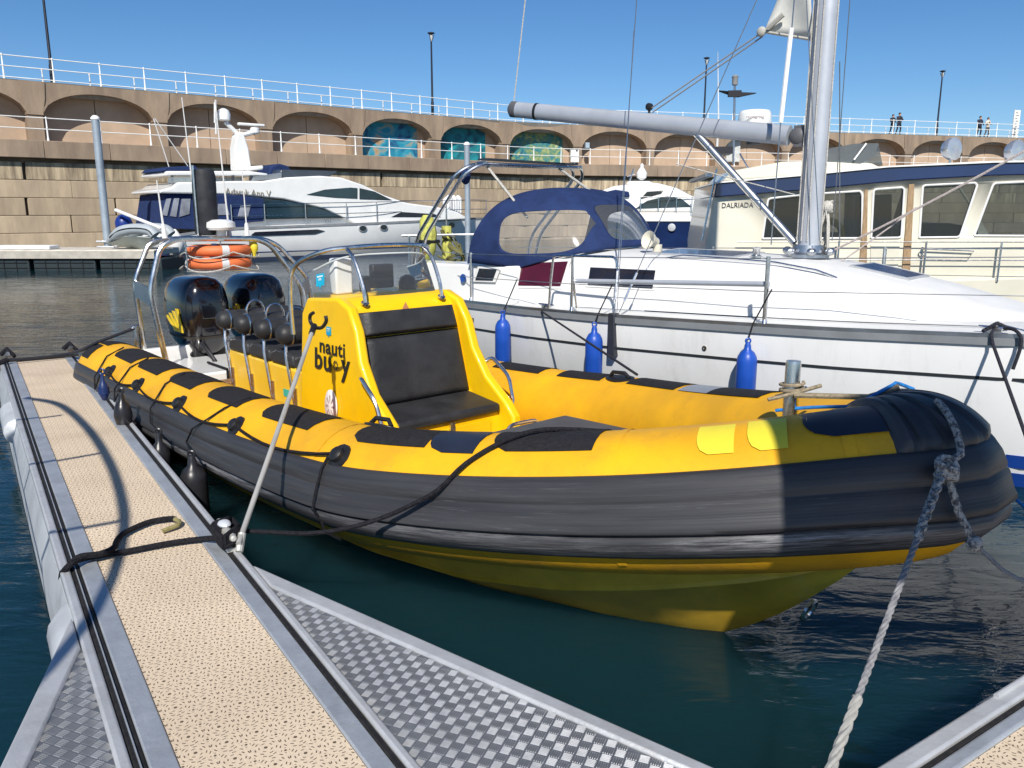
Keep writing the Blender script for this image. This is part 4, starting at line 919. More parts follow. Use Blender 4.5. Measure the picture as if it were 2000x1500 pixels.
band(lambda x: hi(HZ, x) - .058, lambda x: hi(HZ, x) - .0, .02, grey_rail, 'toe_rail_band'); band(lambda x: hi(HZ, x) + .002, lambda x: hi(HZ, x) + .03, .012, alu, 'toe_rail')
band(lambda x: hi(HZ, x) - .325, lambda x: hi(HZ, x) - .30, .004, mat('dark_stripe', (.03, .035, .04), .4), 'hull_stripe')
blue_band = mat('blue_boot_stripe', (.01, .055, .30), .3)
band(lambda x: .0, lambda x: .115, .004, blue_band, 'boot_stripe'); band(lambda x: .16, lambda x: .27, .004, blue_band, 'boot_stripe')
# deck with camber + coachroof lofted as one cross-section sweep
CX = [-4.9, -3.4, -3.0, -2.2, -1.0, 0.0, .6, 1.2, 1.9, 2.4]; CW = [1.05, 1.085, 1.06, 1.02, .98, .92, .84, .70, .46, .3]; CH = [.40, .48, .56, .60, .57, .52, .44, .30, .10, .02]
mb = MB(); mb.loft([[(x, -hi(HB, x) * t, hi(HZ, x) + .002 + .05 * (1 - t * t)) for t in np.linspace(-1, 1, 13)] for x in xs_], closed=False); mb.build('deck', ydeck, YA, smooth=60)
def roof(x):
    w_, h_ = float(np.interp(x, CX, CW)), float(np.interp(x, CX, CH)); z0 = hi(HZ, x) + .02
    return [(x, sg * y_ * w_, z0 + z_ * h_) for sg, q in ((-1, [(1.04, -.05), (1.0, .1), (.93, .62), (.86, .80), (.74, .90), (.4, .98), (0, 1.0)]), (1, [(.4, .98), (.74, .90), (.86, .80), (.93, .62), (1.0, .1), (1.04, -.05)])) for y_, z_ in q]
mb = MB(); mb.loft([roof(x) for x in np.linspace(-3.0, 2.4, 40)], closed=False); mb.add(roof(-3.0), [tuple(range(13))]); mb.build('coachroof', ydeck, YA, smooth=50)
# cockpit coaming behind the coachroof
mb = MB()
for sg in (-1, 1): mb.loft([[(x, sg * a, hi(HZ, x) + z) for a, z in ((1.06, 0), (1.03, .44), (.84, .47), (.7, 0))] for x in np.linspace(-4.9, -3.0, 6)])
mb.build('cockpit_coaming', white_gel, YA, bevel=.02); MB().box((-4.9, -.7, .7), (-3.0, .7, .72)).build('cockpit_floor', teak, YA)
# coachroof side windows (starboard seen), recessed dark panes with white frames
wine = mat('wine_tinted_window', (.10, .008, .02), .08, var=.3, coat=.6, scale=1.0); gwin = mat('smoked_window', (.02, .018, .025), .08, var=.2, coat=.6)
def roof_side(x, f, sg=-1, o=0.0):
    w_, h_ = float(np.interp(x, CX, CW)), float(np.interp(x, CX, CH)); y_ = (1.0 - .07 * (f - .1) / .52) * w_ + o; return np.array((x, sg * y_, hi(HZ, x) + .02 + f * h_))
def side_win(x0, x1, f0, f1, skew0, skew1, m, port=True):
    for sg in ((-1, 1) if port else (-1,)):
        q = [(x0 + skew0, f0), (x1 + skew1, f0), (x1, f1), (x0, f1)]; fr = MB(); cx, cf = sum(a for a, b in q) / 4, sum(b for a, b in q) / 4
        fr.prism([roof_side(cx + (a - cx) * 1.0 + (.035 if a > cx else -.035), cf + (b - cf) * 1.22, sg, .0) for a, b in q], (0, sg * .008, 0)); f_ = fr.build('window_frame', white_gel, YA, bevel=.004)
        mb = MB(); mb.prism([roof_side(a, b, sg, .004) for a, b in q], (0, sg * .010, 0)); mb.build('window_pane', m, f_, bevel=.003)
def wx(px, py, v=.98): return V(px, py, v)[0]
q_ = [np.array(V(px, py, 1.06)) for px, py in ((930, 547), (964, 548), (972, 526), (938, 524))]; c_ = sum(q_) / 4
f_ = MB().prism([c_ + (p - c_) * 1.3 + (0, 0, 0) for p in q_], (0, -.012, 0)).build('window_frame', white_gel, YA, bevel=.004); MB().prism([p + (0, -.008, 0) for p in q_], (0, -.010, 0)).build('window_pane', gwin, f_)
side_win(wx(1010, 540), wx(1104, 536), .36, .82, -.03, -.05, wine)
side_win(wx(1148, 550), wx(1272, 555), .40, .72, .0, .0, gwin)
# roof hatches: dark navy panes
def hatch(pts, m, name, fr=True):
    ctr = np.mean(pts, axis=0); mb = MB(); mb.loft([[ctr + (np.array(p) - ctr) * k + np.array((0, 0, z)) for p in pts] for k, z in ((1.06, -.01), (1.06, .016), (.98, .02), (.96, .012))], cap1=False); f_ = mb.build('hatch_frame', alu_pale if fr else white_gel, YA)
    mb = MB(); mb.prism([ctr + (np.array(p) - ctr) * .97 + np.array((0, 0, .008)) for p in pts], (0, 0, .008)); mb.build(name, m, f_)
def roof_top(x, y):
    r_ = roof(x); ys = [p[1] for p in r_]; zs = [p[2] for p in r_]; return np.array((x, y, float(np.interp(y, ys, zs)) + .004))
nav_pane = mat('navy_hatch_pane', (.015, .03, .085), .2, coat=.4)
hatch([roof_top(-1.55, -.52), roof_top(-.55, -.50), roof_top(-.55, .1), roof_top(-1.55, .1)], nav_pane, 'hatch_pane')
hatch([roof_top(.55, -.28), roof_top(1.05, -.26), roof_top(1.05, .26), roof_top(.55, .28)], nav_pane, 'hatch_pane')
# sprayhood: canvas dome with clear panes
def hood(a, b):
    """a: 0 starboard foot .. 1 port foot; b: 0 aft bow .. 1 front foot"""
    t = PI * a; cy, sy = math.cos(t), abs(math.sin(t))
    def sgn(c, p): return (1 if c > 0 else -1) * abs(c) ** p
    A = np.array((-3.78 + .42 * sy, -1.10 * sgn(cy, .62), 1.47 + .86 * sy ** .62))
    Fp = np.array((-3.05 + .98 * sy ** .8, -1.0 * sgn(cy, .8), 1.43 + .25 * sy ** .8))
    m = A * (1 - b) + Fp * b; bulge = math.sin(PI * b) ** .8 * sy ** .8
    return m + np.array((.14, 0, .25)) * bulge
na, nb = 120, 56
def pane_f(p):
    """below 1 inside a clear pane"""
    x, y, z = p
    fs = (abs((x + 2.80) / .50) ** 4 + abs((z - 1.85 - .05 * (x + 2.8)) / .24) ** 4) if abs(y) > .50 else 9.0
    ff = (abs(y / .40) ** 5 + abs((z - 1.96) / .20) ** 5) if x > -2.75 else 9.0
    return min(fs, ff)
G_ab = [[np.array((i / na, j / nb)) for j in range(nb + 1)] for i in range(na + 1)]
Gf = np.array([[pane_f(hood(*G_ab[i][j])) for j in range(nb + 1)] for i in range(na + 1)])
ins = np.array([[pane_f(hood((i + .5) / na, (j + .5) / nb)) < 1 for j in range(nb)] for i in range(na)])
for i in range(1, na):
    for j in range(1, nb):
        q = ins[i - 1:i + 1, j - 1:j + 1]
        if q.any() and not q.all():          # a vertex on a pane's edge: slide it onto the smooth outline
            ab = G_ab[i][j].copy()
            for _ in range(6):
                f0 = pane_f(hood(*ab)); ga = (pane_f(hood(ab[0] + .002, ab[1])) - f0) / .002; gb_ = (pane_f(hood(ab[0], ab[1] + .002)) - f0) / .002
                n2 = ga * ga / na ** 2 + gb_ * gb_ / nb ** 2
                if n2 < 1e-9 or f0 > 8: break
                st = np.array((ga / na ** 2, gb_ / nb ** 2)) * (1 - f0) / n2; m_ = max(abs(st[0]) * na, abs(st[1]) * nb); ab += st * min(1, .5 / max(m_, 1e-6))
            if max(abs(ab - G_ab[i][j]) * (na, nb)) < 1.2: G_ab[i][j] = ab
hv = [hood(*G_ab[i][j]) for i in range(na + 1) for j in range(nb + 1)]
for nm, m_, flag in (('sprayhood', navy_canvas, False), ('sprayhood_pane', vinyl, True)):
    mb = MB(); mb.add(hv, [(i * (nb + 1) + j, (i + 1) * (nb + 1) + j, (i + 1) * (nb + 1) + j + 1, i * (nb + 1) + j + 1) for i in range(na) for j in range(nb) if ins[i, j] == flag])
    used = sorted({i for f in mb.f for i in f}); rm = {u_: k for k, u_ in enumerate(used)}; mb.v = [mb.v[u_] for u_ in used]; mb.f = [tuple(rm[i] for i in f) for f in mb.f]
    mb.build(nm, m_, YA, smooth=80, solid=.004 if not flag else 0)
mb = MB(); mb.tube([hood(a, 0) + (0, 0, -.01) for a in np.linspace(0, 1, 30)], .014, 6); mb.build('hood_frame', navy_canvas, YA)
# stern arch
ar = lambda x, y_, z: (x, y_, z)
mb = MB()
for dx in (0, .16):
    mb.tube(round_path([(-4.95 + dx, -1.08, .95), (-4.75 + dx, -1.10, 1.75), (-3.98 + dx, -1.12, 2.52), (-3.86 + dx, -.95, 2.64), (-3.86 + dx, .95, 2.66), (-3.98 + dx, 1.12, 2.52), (-4.75 + dx, 1.10, 1.75), (-4.95 + dx, 1.08, .95)], .14), .022, 8)
mb.tube([(-3.82, -.9, 2.655), (-3.66, -.9, 2.655)], .016); mb.tube([(-3.82, .9, 2.67), (-3.66, .9, 2.67)], .016)
mb.build('stern_arch', steel, YA)
mb = MB(); mb.loft([[(-3.86, y_, 2.69), (-3.2 if 0 else -3.68, y_, 2.69), (-3.68, y_, 2.71), (-3.86, y_, 2.71)] for y_ in (-.85, .85)]); mb.build('arch_panel', mat('dark_panel', (.03, .035, .05), .3), YA)
mb = MB(); mb.ball((-3.92, -1.0, 2.50), (.07, .06, .10)); mb.build('arch_bundle', navy_canvas, YA)
for a_, b_ in (((-3.80, -.80, 2.66), V(1030, 425, .85)), ((-3.80, .55, 2.66), V(1160, 378, .0)), ):
    MB().tube([a_, b_], .016, 6).build('arch_strap', white_rope, YA)
# mast, boom, vang
mast_m = mat('grey_mast_aluminium', (.46, .49, .54), .42, .3, var=.06, scale=3, rvar=.08)
def oval(c, rx, ry, n=20): return [(c[0] + rx * math.cos(a), c[1] + ry * math.sin(a), c[2]) for a in np.linspace(0, 2 * PI, n + 1)[:-1]]
mb = MB(); mb.loft([oval((0, 0, z), .108, .09) for z in (1.62, 6, 12.5)]); mb.build('mast', mast_m, YA, smooth=60)
mb = MB()
for (dx, dy) in ((-.118, .0), (-.10, -.06), (.02, -.098), (-.04, -.095), (.115, 0)): mb.tube([(dx, dy, 1.8), (dx, dy, 12)], .006 if dx != -.118 else .014, 5)
mb.build('halyard', white_rope, YA)
mb = MB(); mb.lathe([(.2, 0), (.2, .03), (.16, .05), (.15, .12)], (0, 0, 1.64), n=18)
for a in np.linspace(0, 2 * PI, 7)[:-1]: mb.ball((.22 * math.cos(a), .2 * math.sin(a), 1.70), (.05, .05, .04), 8, 6)
mb.build('mast_collar', alu, YA)
g, e_ = np.array(V(1556, 266, 0)), np.array(V(1006, 214, 0))
bd = unit(e_ - g); mb = MB(); rr = []
for t in (0.02, .5, 1.0):
    c = g + (e_ - g) * t; up = np.array((-bd[2], 0, bd[0])); up = up if up[2] > 0 else -up
    rr.append([c + up * .098 * math.sin(a) + np.array((0, 1, 0)) * .065 * math.cos(a) for a in np.linspace(0, 2 * PI, 19)[:-1]])
mb.loft(rr); mb.build('boom', mast_m, YA, smooth=60)
mb = MB(); c = e_ - bd * .02; mb.loft([[c + bd * d + up * .101 * k * math.sin(a) + np.array((0, 1, 0)) * .068 * k * math.cos(a) for a in np.linspace(0, 2 * PI, 19)[:-1]] for d, k in ((-.02, 1.0), (.08, 1.0), (.12, .6))]); mb.build('boom_end', mat('grey_plastic', (.1, .1, .11), .5), YA)
mb = MB(); c = e_ - bd * .38; mb.loft([[c + bd * d + up * .103 * math.sin(a) + np.array((0, 1, 0)) * .069 * math.cos(a) for a in np.linspace(0, 2 * PI, 19)[:-1]] for d in (-.02, .02)]); mb.build('boom_band', black_plastic, YA)
mb = MB(); mb.ball(tuple(g + np.array((.02, 0, 0))), (.1, .06, .09)); mb.box((g[0] - .02, -.03, g[2] - .1), (-.1, .03, g[2] + .1)); mb.build('gooseneck', mat('grey_plastic_b', (.12, .12, .13), .45), YA)
va, vb = np.array(V(1362, 262, 0)), np.array(V(1552, 474, 0))
MB().tube([va, vb], .04, 12).build('vang', alu, YA)
mb = MB()
for d in (.08, -.07, .13): mb.tube([va + (0, d, -.02), vb + (0.02, d * .4, -.05)], .007, 5)
mb.tube([V(1320, 320, .3), V(1552, 380, .1)], .006, 5); mb.build('vang_tackle', white_rope, YA)
# corner of the furled mainsail with its outhaul
sail_m = mat('sail_cloth', (.62, .62, .58), .8, var=.06, scale=3, bump=.2, bscale=6)
mb = MB(); q = [V(1492, 62, 0), V(1588, 78, 0), V(1588, -160, 0), V(1568, -160, 0)]
mb.grid(lambda a, b: (np.array(q[0]) * (1 - a) + np.array(q[1]) * a) * (1 - b) + (np.array(q[3]) * (1 - a) + np.array(q[2]) * a) * b + np.array((0, .05 * math.sin(3 * a + 4 * b), 0)), 8, 12); mb.build('mainsail_clew', sail_m, YA, solid=.006)
mb = MB(); mb.tube([V(1492, 62, .01), V(1590, 78, .01)], .016, 6); mb.ball(V(1487, 62, .01), (.05, .03, .05)); mb.tube([V(1500, 55, .03), V(1530, 28, .03)], .025, 6); mb.build('sail_edge', mat('sail_tape', (.42, .41, .37), .8), YA)
mb = MB(); c1 = np.array(V(1487, 64, .0)); c2 = np.array(V(1268, 214, .0)); mb.tube([c1, c2], .008, 5); mb.tube([c1 + (0, .03, -.03), c2 + (.02, .03, -.03)], .008, 5); mb.build('outhaul', mat('grey_rope', (.28, .28, .29), .9), YA)
mb = MB(); mb.lathe([(.012, 0), (.04, .01), (.04, .05), (.012, .06)], c2 + (0, -.03, .03), (0, 1, 0), 12); mb.tube([c2 - (0, 0, .1), c2 + (0, 0, .04)], .015, 6); mb.build('outhaul_block', black_plastic, YA)
# standing rigging
def wire(a, b, r=.005, name='shroud', m=None): MB().tube([a, b], r, 5).build(name, m or wire_mat, YA)
cp1 = V(1210, 598, 1.36); cp1 = (cp1[0], -hi(HB, cp1[0]) + .04, hi(HZ, cp1[0]) + .05)
wire(cp1, V(1245, -20, .75)); wire((cp1[0] + .06, cp1[1], cp1[2]), V(1478, 0, .4)); wire((cp1[0] + .03, cp1[1], cp1[2]), V(1238, 60, .9), .004)
mb = MB()
for dx, t in ((0, V(1245, -20, .75)), (.06, V(1478, 0, .4))): p = np.array((cp1[0] + dx, cp1[1], cp1[2])); d = unit(np.array(t) - p); mb.tube([p + d * .12, p + d * .42], .012, 6)
mb.build('rigging_screw', steel, YA)
MB().box((cp1[0] - .03, -hi(HB, cp1[0]) - .03, .66), (cp1[0] + .05, -hi(HB, cp1[0]) + .06, 1.10)).build('chain_plate', mat('dark_chainplate', (.05, .055, .07), .35, .4), YA, bevel=.01)
wire(V(1003, 205, 0), V(1026, 0, 0), .008, 'topping_lift', white_rope)
MB().tube([V(1506, 478, .5), V(1525, 235, .45)], .006, 5).build('cap_shroud', wire_mat, YA); MB().tube([V(1525, 240, .45), V(1546, 55, .4)], .022, 8).build('shroud_cover', white_gel, YA); wire(V(1546, 60, .4), V(1556, -60, .38), .006)
wire(V(1640, 470, -.9), V(1640, 120, -.5), .006); wire(V(1600, 470, .25), V(1575, 0, .2), .005); wire(V(1625, 470, -.6), V(1660, 0, -.3), .005)
mb = MB(); a_, b_ = np.array(V(1590, 555, .0)), np.array(V(2010, 290, -.3)); mb.tube(rope_pts(np.array(V(1605, 500, -.1)), b_, .02), .011, 6); mb.tube(rope_pts(np.array(V(1600, 540, .05)), np.array(V(1790, 405, -.3)), .01), .008, 6); mb.build('staysail_sheet', mat('pink_flecked_rope', (.55, .48, .46), .9, var=.3, scale=120), YA)
mb = MB(); c = np.array(V(1614, 420, -.06))
for k in range(7): mb.tube(smooth_path([c + (.0, .03 * math.cos(k), .06), c + (.04 * math.cos(k * 2), .05 * math.sin(k * 2), -.15), c + (.05 * math.cos(k * 2 + .5), .05 * math.sin(k), -.42), c + (.02, .03, -.1 - .05 * k)], 4), .009, 5)
for k in range(4): mb.tube([c + (-.05, .0, .02 + .03 * k), c + (.05, .02, .04 + .03 * k)], .014, 5)
mb.ball(c + (0, 0, .08), (.06, .05, .06), 8, 6); mb.build('halyard_coil', white_rope, YA)
# stanchions, lifelines, gate rails, spinnaker pole
def deck_pt(x, in_=.06): return np.array((x, -hi(HB, x) + in_, hi(HZ, x)))
def deck_px(px, py):
    x = V(px, py, 1.3)[0]
    for _ in range(6): x = V(px, py, hi(HB, x) - .06)[0]
    return x
sx_ = [deck_px(920, 555), deck_px(1117, 592), deck_px(1494, 612)]
for k, x in enumerate(sx_ + [2.3]):
    for sg in (1, -1):
        p = deck_pt(x); p[1] *= sg; mb = MB(); mb.tube([p, p + (0, 0, .60)], .014 if k != 2 else .02, 8); mb.lathe([(.035, 0), (.03, .02), (.018, .06)], p, n=10); mb.build('stanchion', steel, YA)
for hz in (.30, .58):
    for sg in (1, -1):
        mb = MB(); mb.tube([np.array((x, sg * (-hi(HB, x) + .06), hi(HZ, x) + hz - (.1 if x > 3 else 0))) for x in [-4.8] + sx_ + [2.3, 3.5]], .004, 5); mb.build('lifeline', wire_mat, YA)
p = deck_pt(sx_[1]); mb = MB(); mb.tube(round_path([p + (-.32, .0, .01), p + (-.30, 0, .30), p + (-.26, 0, .585), p + (.55, 0, .60), p + (.58, 0, .50)], .05), .013, 8); mb.tube([p + (.0, .0, .40), p + (.05, .02, .05)], .012, 6); mb.build('gate_rail', steel, YA)
p1 = deck_pt(sx_[1], .1) + (.02, 0, .33); p2 = deck_pt(sx_[2], .1) + (0, 0, .36); MB().tube([p1, p2], .024, 12).build('spinnaker_pole', mast_m, YA)
def cleat(x, name='cleat', m=steel, in_=.10, s=1.0):
    p = deck_pt(x, in_); mb = MB(); mb.tube([p + (-.11 * s, 0, .06), p + (-.07 * s, 0, .055), p + (.07 * s, 0, .055), p + (.11 * s, 0, .06)], [.008, .014, .014, .008], 8); mb.box(tuple(p + (-.05 * s, -.02, 0)), tuple(p + (.05 * s, .02, .05))); mb.build(name, m, YA)
c1x, c2x = deck_px(1062, 596), deck_px(1938, 634); cleat(c1x); cleat(c2x, in_=.14)
# ventilation cowl, speaker, grab rail, small deck fittings
p = roof_top(-1.55, -.35); mb = MB(); mb.lathe([(.05, 0), (.05, .08)], p, n=12); mb.lathe([(.05, 0), (.06, .05), (.095, .11), (.10, .13), (.08, .12), (.04, .06)], p + (-.02, 0, .10), (-.2, -.95, .25), 16); mb.build('vent_cowl', cream_gel, YA)
mb = MB(); mb.tube([roof_top(x, -.70) + (0, 0, .035 if 0 < k < 9 else 0) for k, x in enumerate(np.linspace(-1.2, .6, 10))], .012, 6); mb.build('roof_rail', steel, YA)
mb = MB(); mb.lathe([(.05, 0), (.05, .02), (.035, .03), (.035, .08), (.045, .10), (0, .105)], roof_top(-.35, -.4), n=14); mb.build('winch', steel, YA)
mb = MB(); mb.lathe([(.05, 0), (.05, .012), (0, .013)], np.array(V(905, 543, 1.075)), (0, -1, .1), 14); mb.build('round_port', blue_paint, YA)
mb = MB(); mb.tube([deck_pt(x, .42) + (0, 0, .025) for x in np.linspace(-1.2, 1.9, 9)], .012, 6); mb.build('genoa_track', mat('grey_track', (.2, .2, .2), .4, .6), YA)
mb = MB(); mb.lathe([(.024, 0), (.024, .006), (.012, .007), (.012, .002)], (V(1383, 670, 1.36)[0], -hull_v(V(1383, 670, 1.36)[0], .86) - .001, .86), (0, -1, 0), 12); mb.build('skin_fitting', steel, YA)
text_obj('hull_lettering', '2 1.8', .07, black_print, YA, basis((wx(935, 612, 1.1), -hull_v(wx(935, 612, 1.1), .80) - .006, .80), (1, -.18, 0), (0, 0, 1)))
# yacht mooring lines
def rope(name, label, pts, r, m, cat='rope', group=None):
    p0 = np.array(pts[0], float); mb = MB(); mb.tube(pts, r, 7); o = mb.build(name, m, origin=tuple(p0)); return tag(o, label, cat, group)
dark_rope = mat('dark_navy_rope', (.028, .03, .045), .9, var=.3, scale=90, bump=.6, bscale=140)
Yw = lambda p: np.array(YF.w(p))
cA = Yw(deck_pt(c2x, .14)); e1 = on_d(2003, 850, 5.2)
rope('bow_line', 'dark mooring rope running down into the water from the yacht foredeck cleat', [cA + (0, 0, .05), Yw(deck_pt(c2x + .02, -.03)) + (0, 0, .03), Yw(deck_pt(c2x + .05, -.06)) - (0, 0, .05), e1, on_z(2076, 1075, -.15)], .012, dark_rope)
MB_t = [cA + (.05, 0, .05), Yw(deck_pt(c2x + .16, .0)) + (0, 0, .06), Yw(deck_pt(c2x + .22, -.05)) - (0, 0, .02), Yw(deck_pt(c2x + .19, -.055)) - (0, 0, .22)]
rope('rope_tail', 'short loose rope tail hanging over the yacht rail at the right', smooth_path(MB_t, 5), .013, dark_rope)
mb = MB()
for k in range(5): mb.tube([cA + (-.12 + .02 * k, -.06, .04 + .012 * k), cA + (.02, .02, .085), cA + (.13 - .02 * k, .05, .045 + .01 * k)], .014, 6)
tag(mb.build('rope_turns', dark_rope, origin=tuple(cA)), 'dark rope turns heaped on the yacht foredeck cleat', 'rope')
rope('spring_line', 'thin dark rope from the yacht side deck down to the inflatable far collar', [Yw(deck_pt(c1x, .1)) + (0, 0, .06), Yw(deck_pt(c1x + .05, -.03)) + (0, 0, .0), np.array(RF.w(TP(s_px(1222, 95, True), 80, .02)))], .010, dark_rope)
# blue fenders hanging from the yacht
fblue = mat('blue_vinyl_fender', (.012, .075, .42), .38, var=.12, scale=5, bump=.05)
def fender(px, ytop, ln, r, m, label, group, line_to, fr=None):
    """px, ytop: photo position of the eye; fr: (frame, y) plane it hangs in"""
    p = np.array(fr[0].w(fr[0].y(px, ytop, fr[1])))
    T_ = thing('fender', label, 'fender', tuple(p - (0, 0, ln + .10)), 0, group); L_0 = ln + .10
    mb = MB(); mb.lathe([(0, 0), (r * .45, .01), (r * .8, .05), (r, .11), (r, ln - .07), (r * .93, ln - .03), (r * .7, ln + .01), (r * .36, ln + .035), (r * .32, L_0 - .03), (r * .2, L_0)], n=20); mb.build('fender_body', m, T_, smooth=50)
    mb = MB(); mb.tube([(0.022 * math.cos(a), 0, L_0 + .01 + .022 * math.sin(a)) for a in np.linspace(0, 2 * PI, 12)[:-1]], .008, 6, loop=True); mb.build('fender_eye', m, T_)
    mb = MB(); q = [tuple(np.array(a) - np.array(T_.location)) for a in line_to]; mb.tube([(0, 0, L_0 + .02)] + q, .007, 6); mb.build('fender_line', rope_black, T_)
    return T_
for px, yt, lab, up_ in ((982, 612, 'blue fender furthest aft, hanging behind the console of the inflatable', (1012, 520)), (1161, 636, 'blue fender hanging below the gate rail of the yacht', (1195, 500)), (1461, 668, 'blue fender nearest the steel post of the inflatable', (1497, 560))):
    x = V(px, yt, 1.5)[0]
    for _ in range(5): x = V(px, yt, hi(HB, x) + .07)[0]
    q = deck_pt(deck_px(up_[0], up_[1] + 60), .0); 
    fender(px, yt, .52, .088, fblue, lab, 'blue fenders on the yacht', [Yw((x + .02, -hi(HB, x) - .035, hi(HZ, x) + .03)), Yw(deck_pt(x + .12, .06) + np.array((0, 0, .32)))], (YF, -hi(HB, x) - .10))
# ================================================================ CREAM MOTORBOAT behind the yacht
post_wood = mat('pale_varnished_post', (.40, .27, .15), .5, var=.2, scale=10, stretch=(6, 6, 1))
_dq = on_d(1690, 465, 13); DF = Frame(_dq[:2], 97)
DA = thing('cream_motorboat', 'cream wheelhouse motorboat with navy roof band and teak door posts at the right', 'boat', (_dq[0], _dq[1], 0), DF.rot)
def Dp(px, py, y=0.0): return np.array(DF.y(px, py, y))
def panel(root, P, pts, name, m, y0, y1, bevel=0, parent=None):
    q = [P(px, py, 0) for px, py in pts]; q = [(p[0], y0, p[2]) for p in q]; return MB().prism(q, (0, y1 - y0, 0)).build(name, m, parent or root, bevel=bevel)
DW = 3.4
def dpan(pts, name, m, y0=0, y1=DW, bevel=.02, parent=None): return panel(DA, Dp, pts, name, m, y0, y1, bevel, parent)
HOUSE = [(1378, 480), (1397, 376), (1570, 362), (1767, 346), (2040, 334), (2120, 470), (2200, 560), (2200, 640), (1640, 640), (1378, 560)]
WINS = [[(1489, 466), (1500, 388), (1568, 380), (1680, 373), (1684, 380), (1683, 465)], [(1701, 465), (1706, 370), (1762, 366), (1766, 370), (1760, 464)], [(1795, 464), (1802, 362), (1904, 357), (1908, 362), (1874, 463)], [(1902, 460), (1940, 358), (2045, 353), (2075, 400), (2080, 461)]]
def cut_wall(y0, y1):
    w_ = dpan(HOUSE, 'wheelhouse_wall', cream_gel, y0, y1, 0); cuts = []
    for pts in WINS:
        c = dpan(pts, 'cutter', cream_gel, y0 - .1, y1 + .1, 0); md = w_.modifiers.new('cut', 'BOOLEAN'); md.object = c; md.operation = 'DIFFERENCE'; md.solver = 'EXACT'; cuts.append(c)
    bpy.context.view_layer.update(); me = bpy.data.meshes.new_from_object(w_.evaluated_get(bpy.context.evaluated_depsgraph_get())); w_.modifiers.clear(); w_.data = me
    for c in cuts: bpy.data.objects.remove(c)
cut_wall(0, .06); cut_wall(DW - .06, DW)
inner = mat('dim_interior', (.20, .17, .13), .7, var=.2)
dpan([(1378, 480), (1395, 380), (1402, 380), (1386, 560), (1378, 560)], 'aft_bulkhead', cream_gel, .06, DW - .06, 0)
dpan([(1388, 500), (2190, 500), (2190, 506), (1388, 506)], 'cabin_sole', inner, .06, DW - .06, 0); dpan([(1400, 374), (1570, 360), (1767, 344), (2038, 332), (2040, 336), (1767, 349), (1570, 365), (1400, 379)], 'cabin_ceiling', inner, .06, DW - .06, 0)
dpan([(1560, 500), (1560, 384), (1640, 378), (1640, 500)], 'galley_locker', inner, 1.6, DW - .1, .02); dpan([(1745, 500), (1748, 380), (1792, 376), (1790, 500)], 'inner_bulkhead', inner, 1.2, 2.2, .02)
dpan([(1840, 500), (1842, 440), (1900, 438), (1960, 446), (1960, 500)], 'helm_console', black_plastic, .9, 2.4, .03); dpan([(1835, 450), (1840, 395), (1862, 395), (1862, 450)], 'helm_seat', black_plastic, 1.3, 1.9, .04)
mb = MB(); hullq = [(-4.6, 0), (-3, 0), (0, 0), (2.5, .05), (4, .5), (5.2, 1.2), (5.8, 1.7)]
mb.loft([[(x, y_ - .12, .55 + .03 * max(0, x)), (x, y_ - .05, -.4), (x, DW + .05 - y_, -.4), (x, DW + .12 - y_, .55 + .03 * max(0, x))] for x, y_ in hullq]); mb.build('hull', navy_gel, DA, smooth=40)
mb = MB(); mb.loft([[(x, y_ - .15, .56 + .03 * max(0, x)), (x, y_ - .15, .98 + .04 * max(0, x)), (x, DW + .15 - y_, .98 + .04 * max(0, x)), (x, DW + .15 - y_, .56 + .03 * max(0, x))] for x, y_ in hullq]); mb.build('bulwark', cream_gel, DA, bevel=.03)
dpan([(1393, 386), (1398, 358), (1569, 343), (1729, 327), (1934, 318), (2050, 317), (2050, 341), (1934, 344), (1766, 353), (1569, 372)], 'roof_band', navy_gel, -.10, DW + .1)
dpan([(1396, 356), (1568, 341), (1729, 325), (1934, 315), (2052, 314), (2052, 317), (1934, 319), (1729, 328), (1569, 344), (1396, 359)], 'roof_edge', white_gel, -.13, DW + .13, .005)
dpan([(1420, 352), (1440, 330), (1540, 312), (1660, 308), (1725, 315), (1750, 327)], 'flybridge', cream_gel, .55, DW - .4, .04)
smoke = glass_mat('smoked_acrylic', (.22, .28, .30), .12)
dpan([(1606, 310), (1640, 284), (1690, 275), (1738, 274), (1730, 300), (1700, 316)], 'flybridge_screen', smoke, .55, .57, 0)
mb = MB(); a_ = Dp(1606, 310); b_ = Dp(1738, 274); mb.loft([[(b_[0] - .1 * k, .57 + y_, b_[2] - z) for k, z in ((0, 0), (-1, .35))] for y_, k in ((0, 0), (DW - 1, 0))], closed=False); mb.build('flybridge_screen', smoke, DA)
MB().tube([Dp(1668, 312, .5), Dp(1692, 280, .5)], .015, 6).build('screen_brace', white_gel, DA)
cab_glass = glass_mat('wheelhouse_glass', (.42, .46, .47), .02)
def dwin(pts):
    q = [np.array((Dp(*p)[0], Dp(*p)[2])) for p in pts]; c = sum(q) / len(q); mb = MB(); mb.tube(round_path([(a[0], -.008, a[1]) for a in q + q[:1]], .05, 4), .017, 6); f_ = mb.build('window_frame', white_gel, DA)
    mb = MB(); mb.prism([(a[0], .02, a[1]) for a in q], (0, .008, 0)); mb.build('window_pane', cab_glass, f_)
for q_ in WINS: dwin(q_)
for pts in ([(1676, 540), (1688, 372), (1694, 371), (1692, 540)], [(1760, 540), (1774, 360), (1785, 359), (1776, 540)]): dpan(pts, 'door_post', post_wood, -.03, .01, .004)
dpan([(1699, 540), (1700, 478), (1757, 478), (1752, 540)], 'door_panel', cream_gel, -.02, .01, .006)
yl_ = Dp(1622, 452) + (0, .16, 0); mb = MB(); mb.tube([tuple(np.array(DF.w((yl_[0] + .22 * math.cos(a), yl_[1], yl_[2] - .06 + .22 * math.sin(a))))) for a in np.linspace(0, 2 * PI, 25)[:-1]], .055, 8, loop=True)
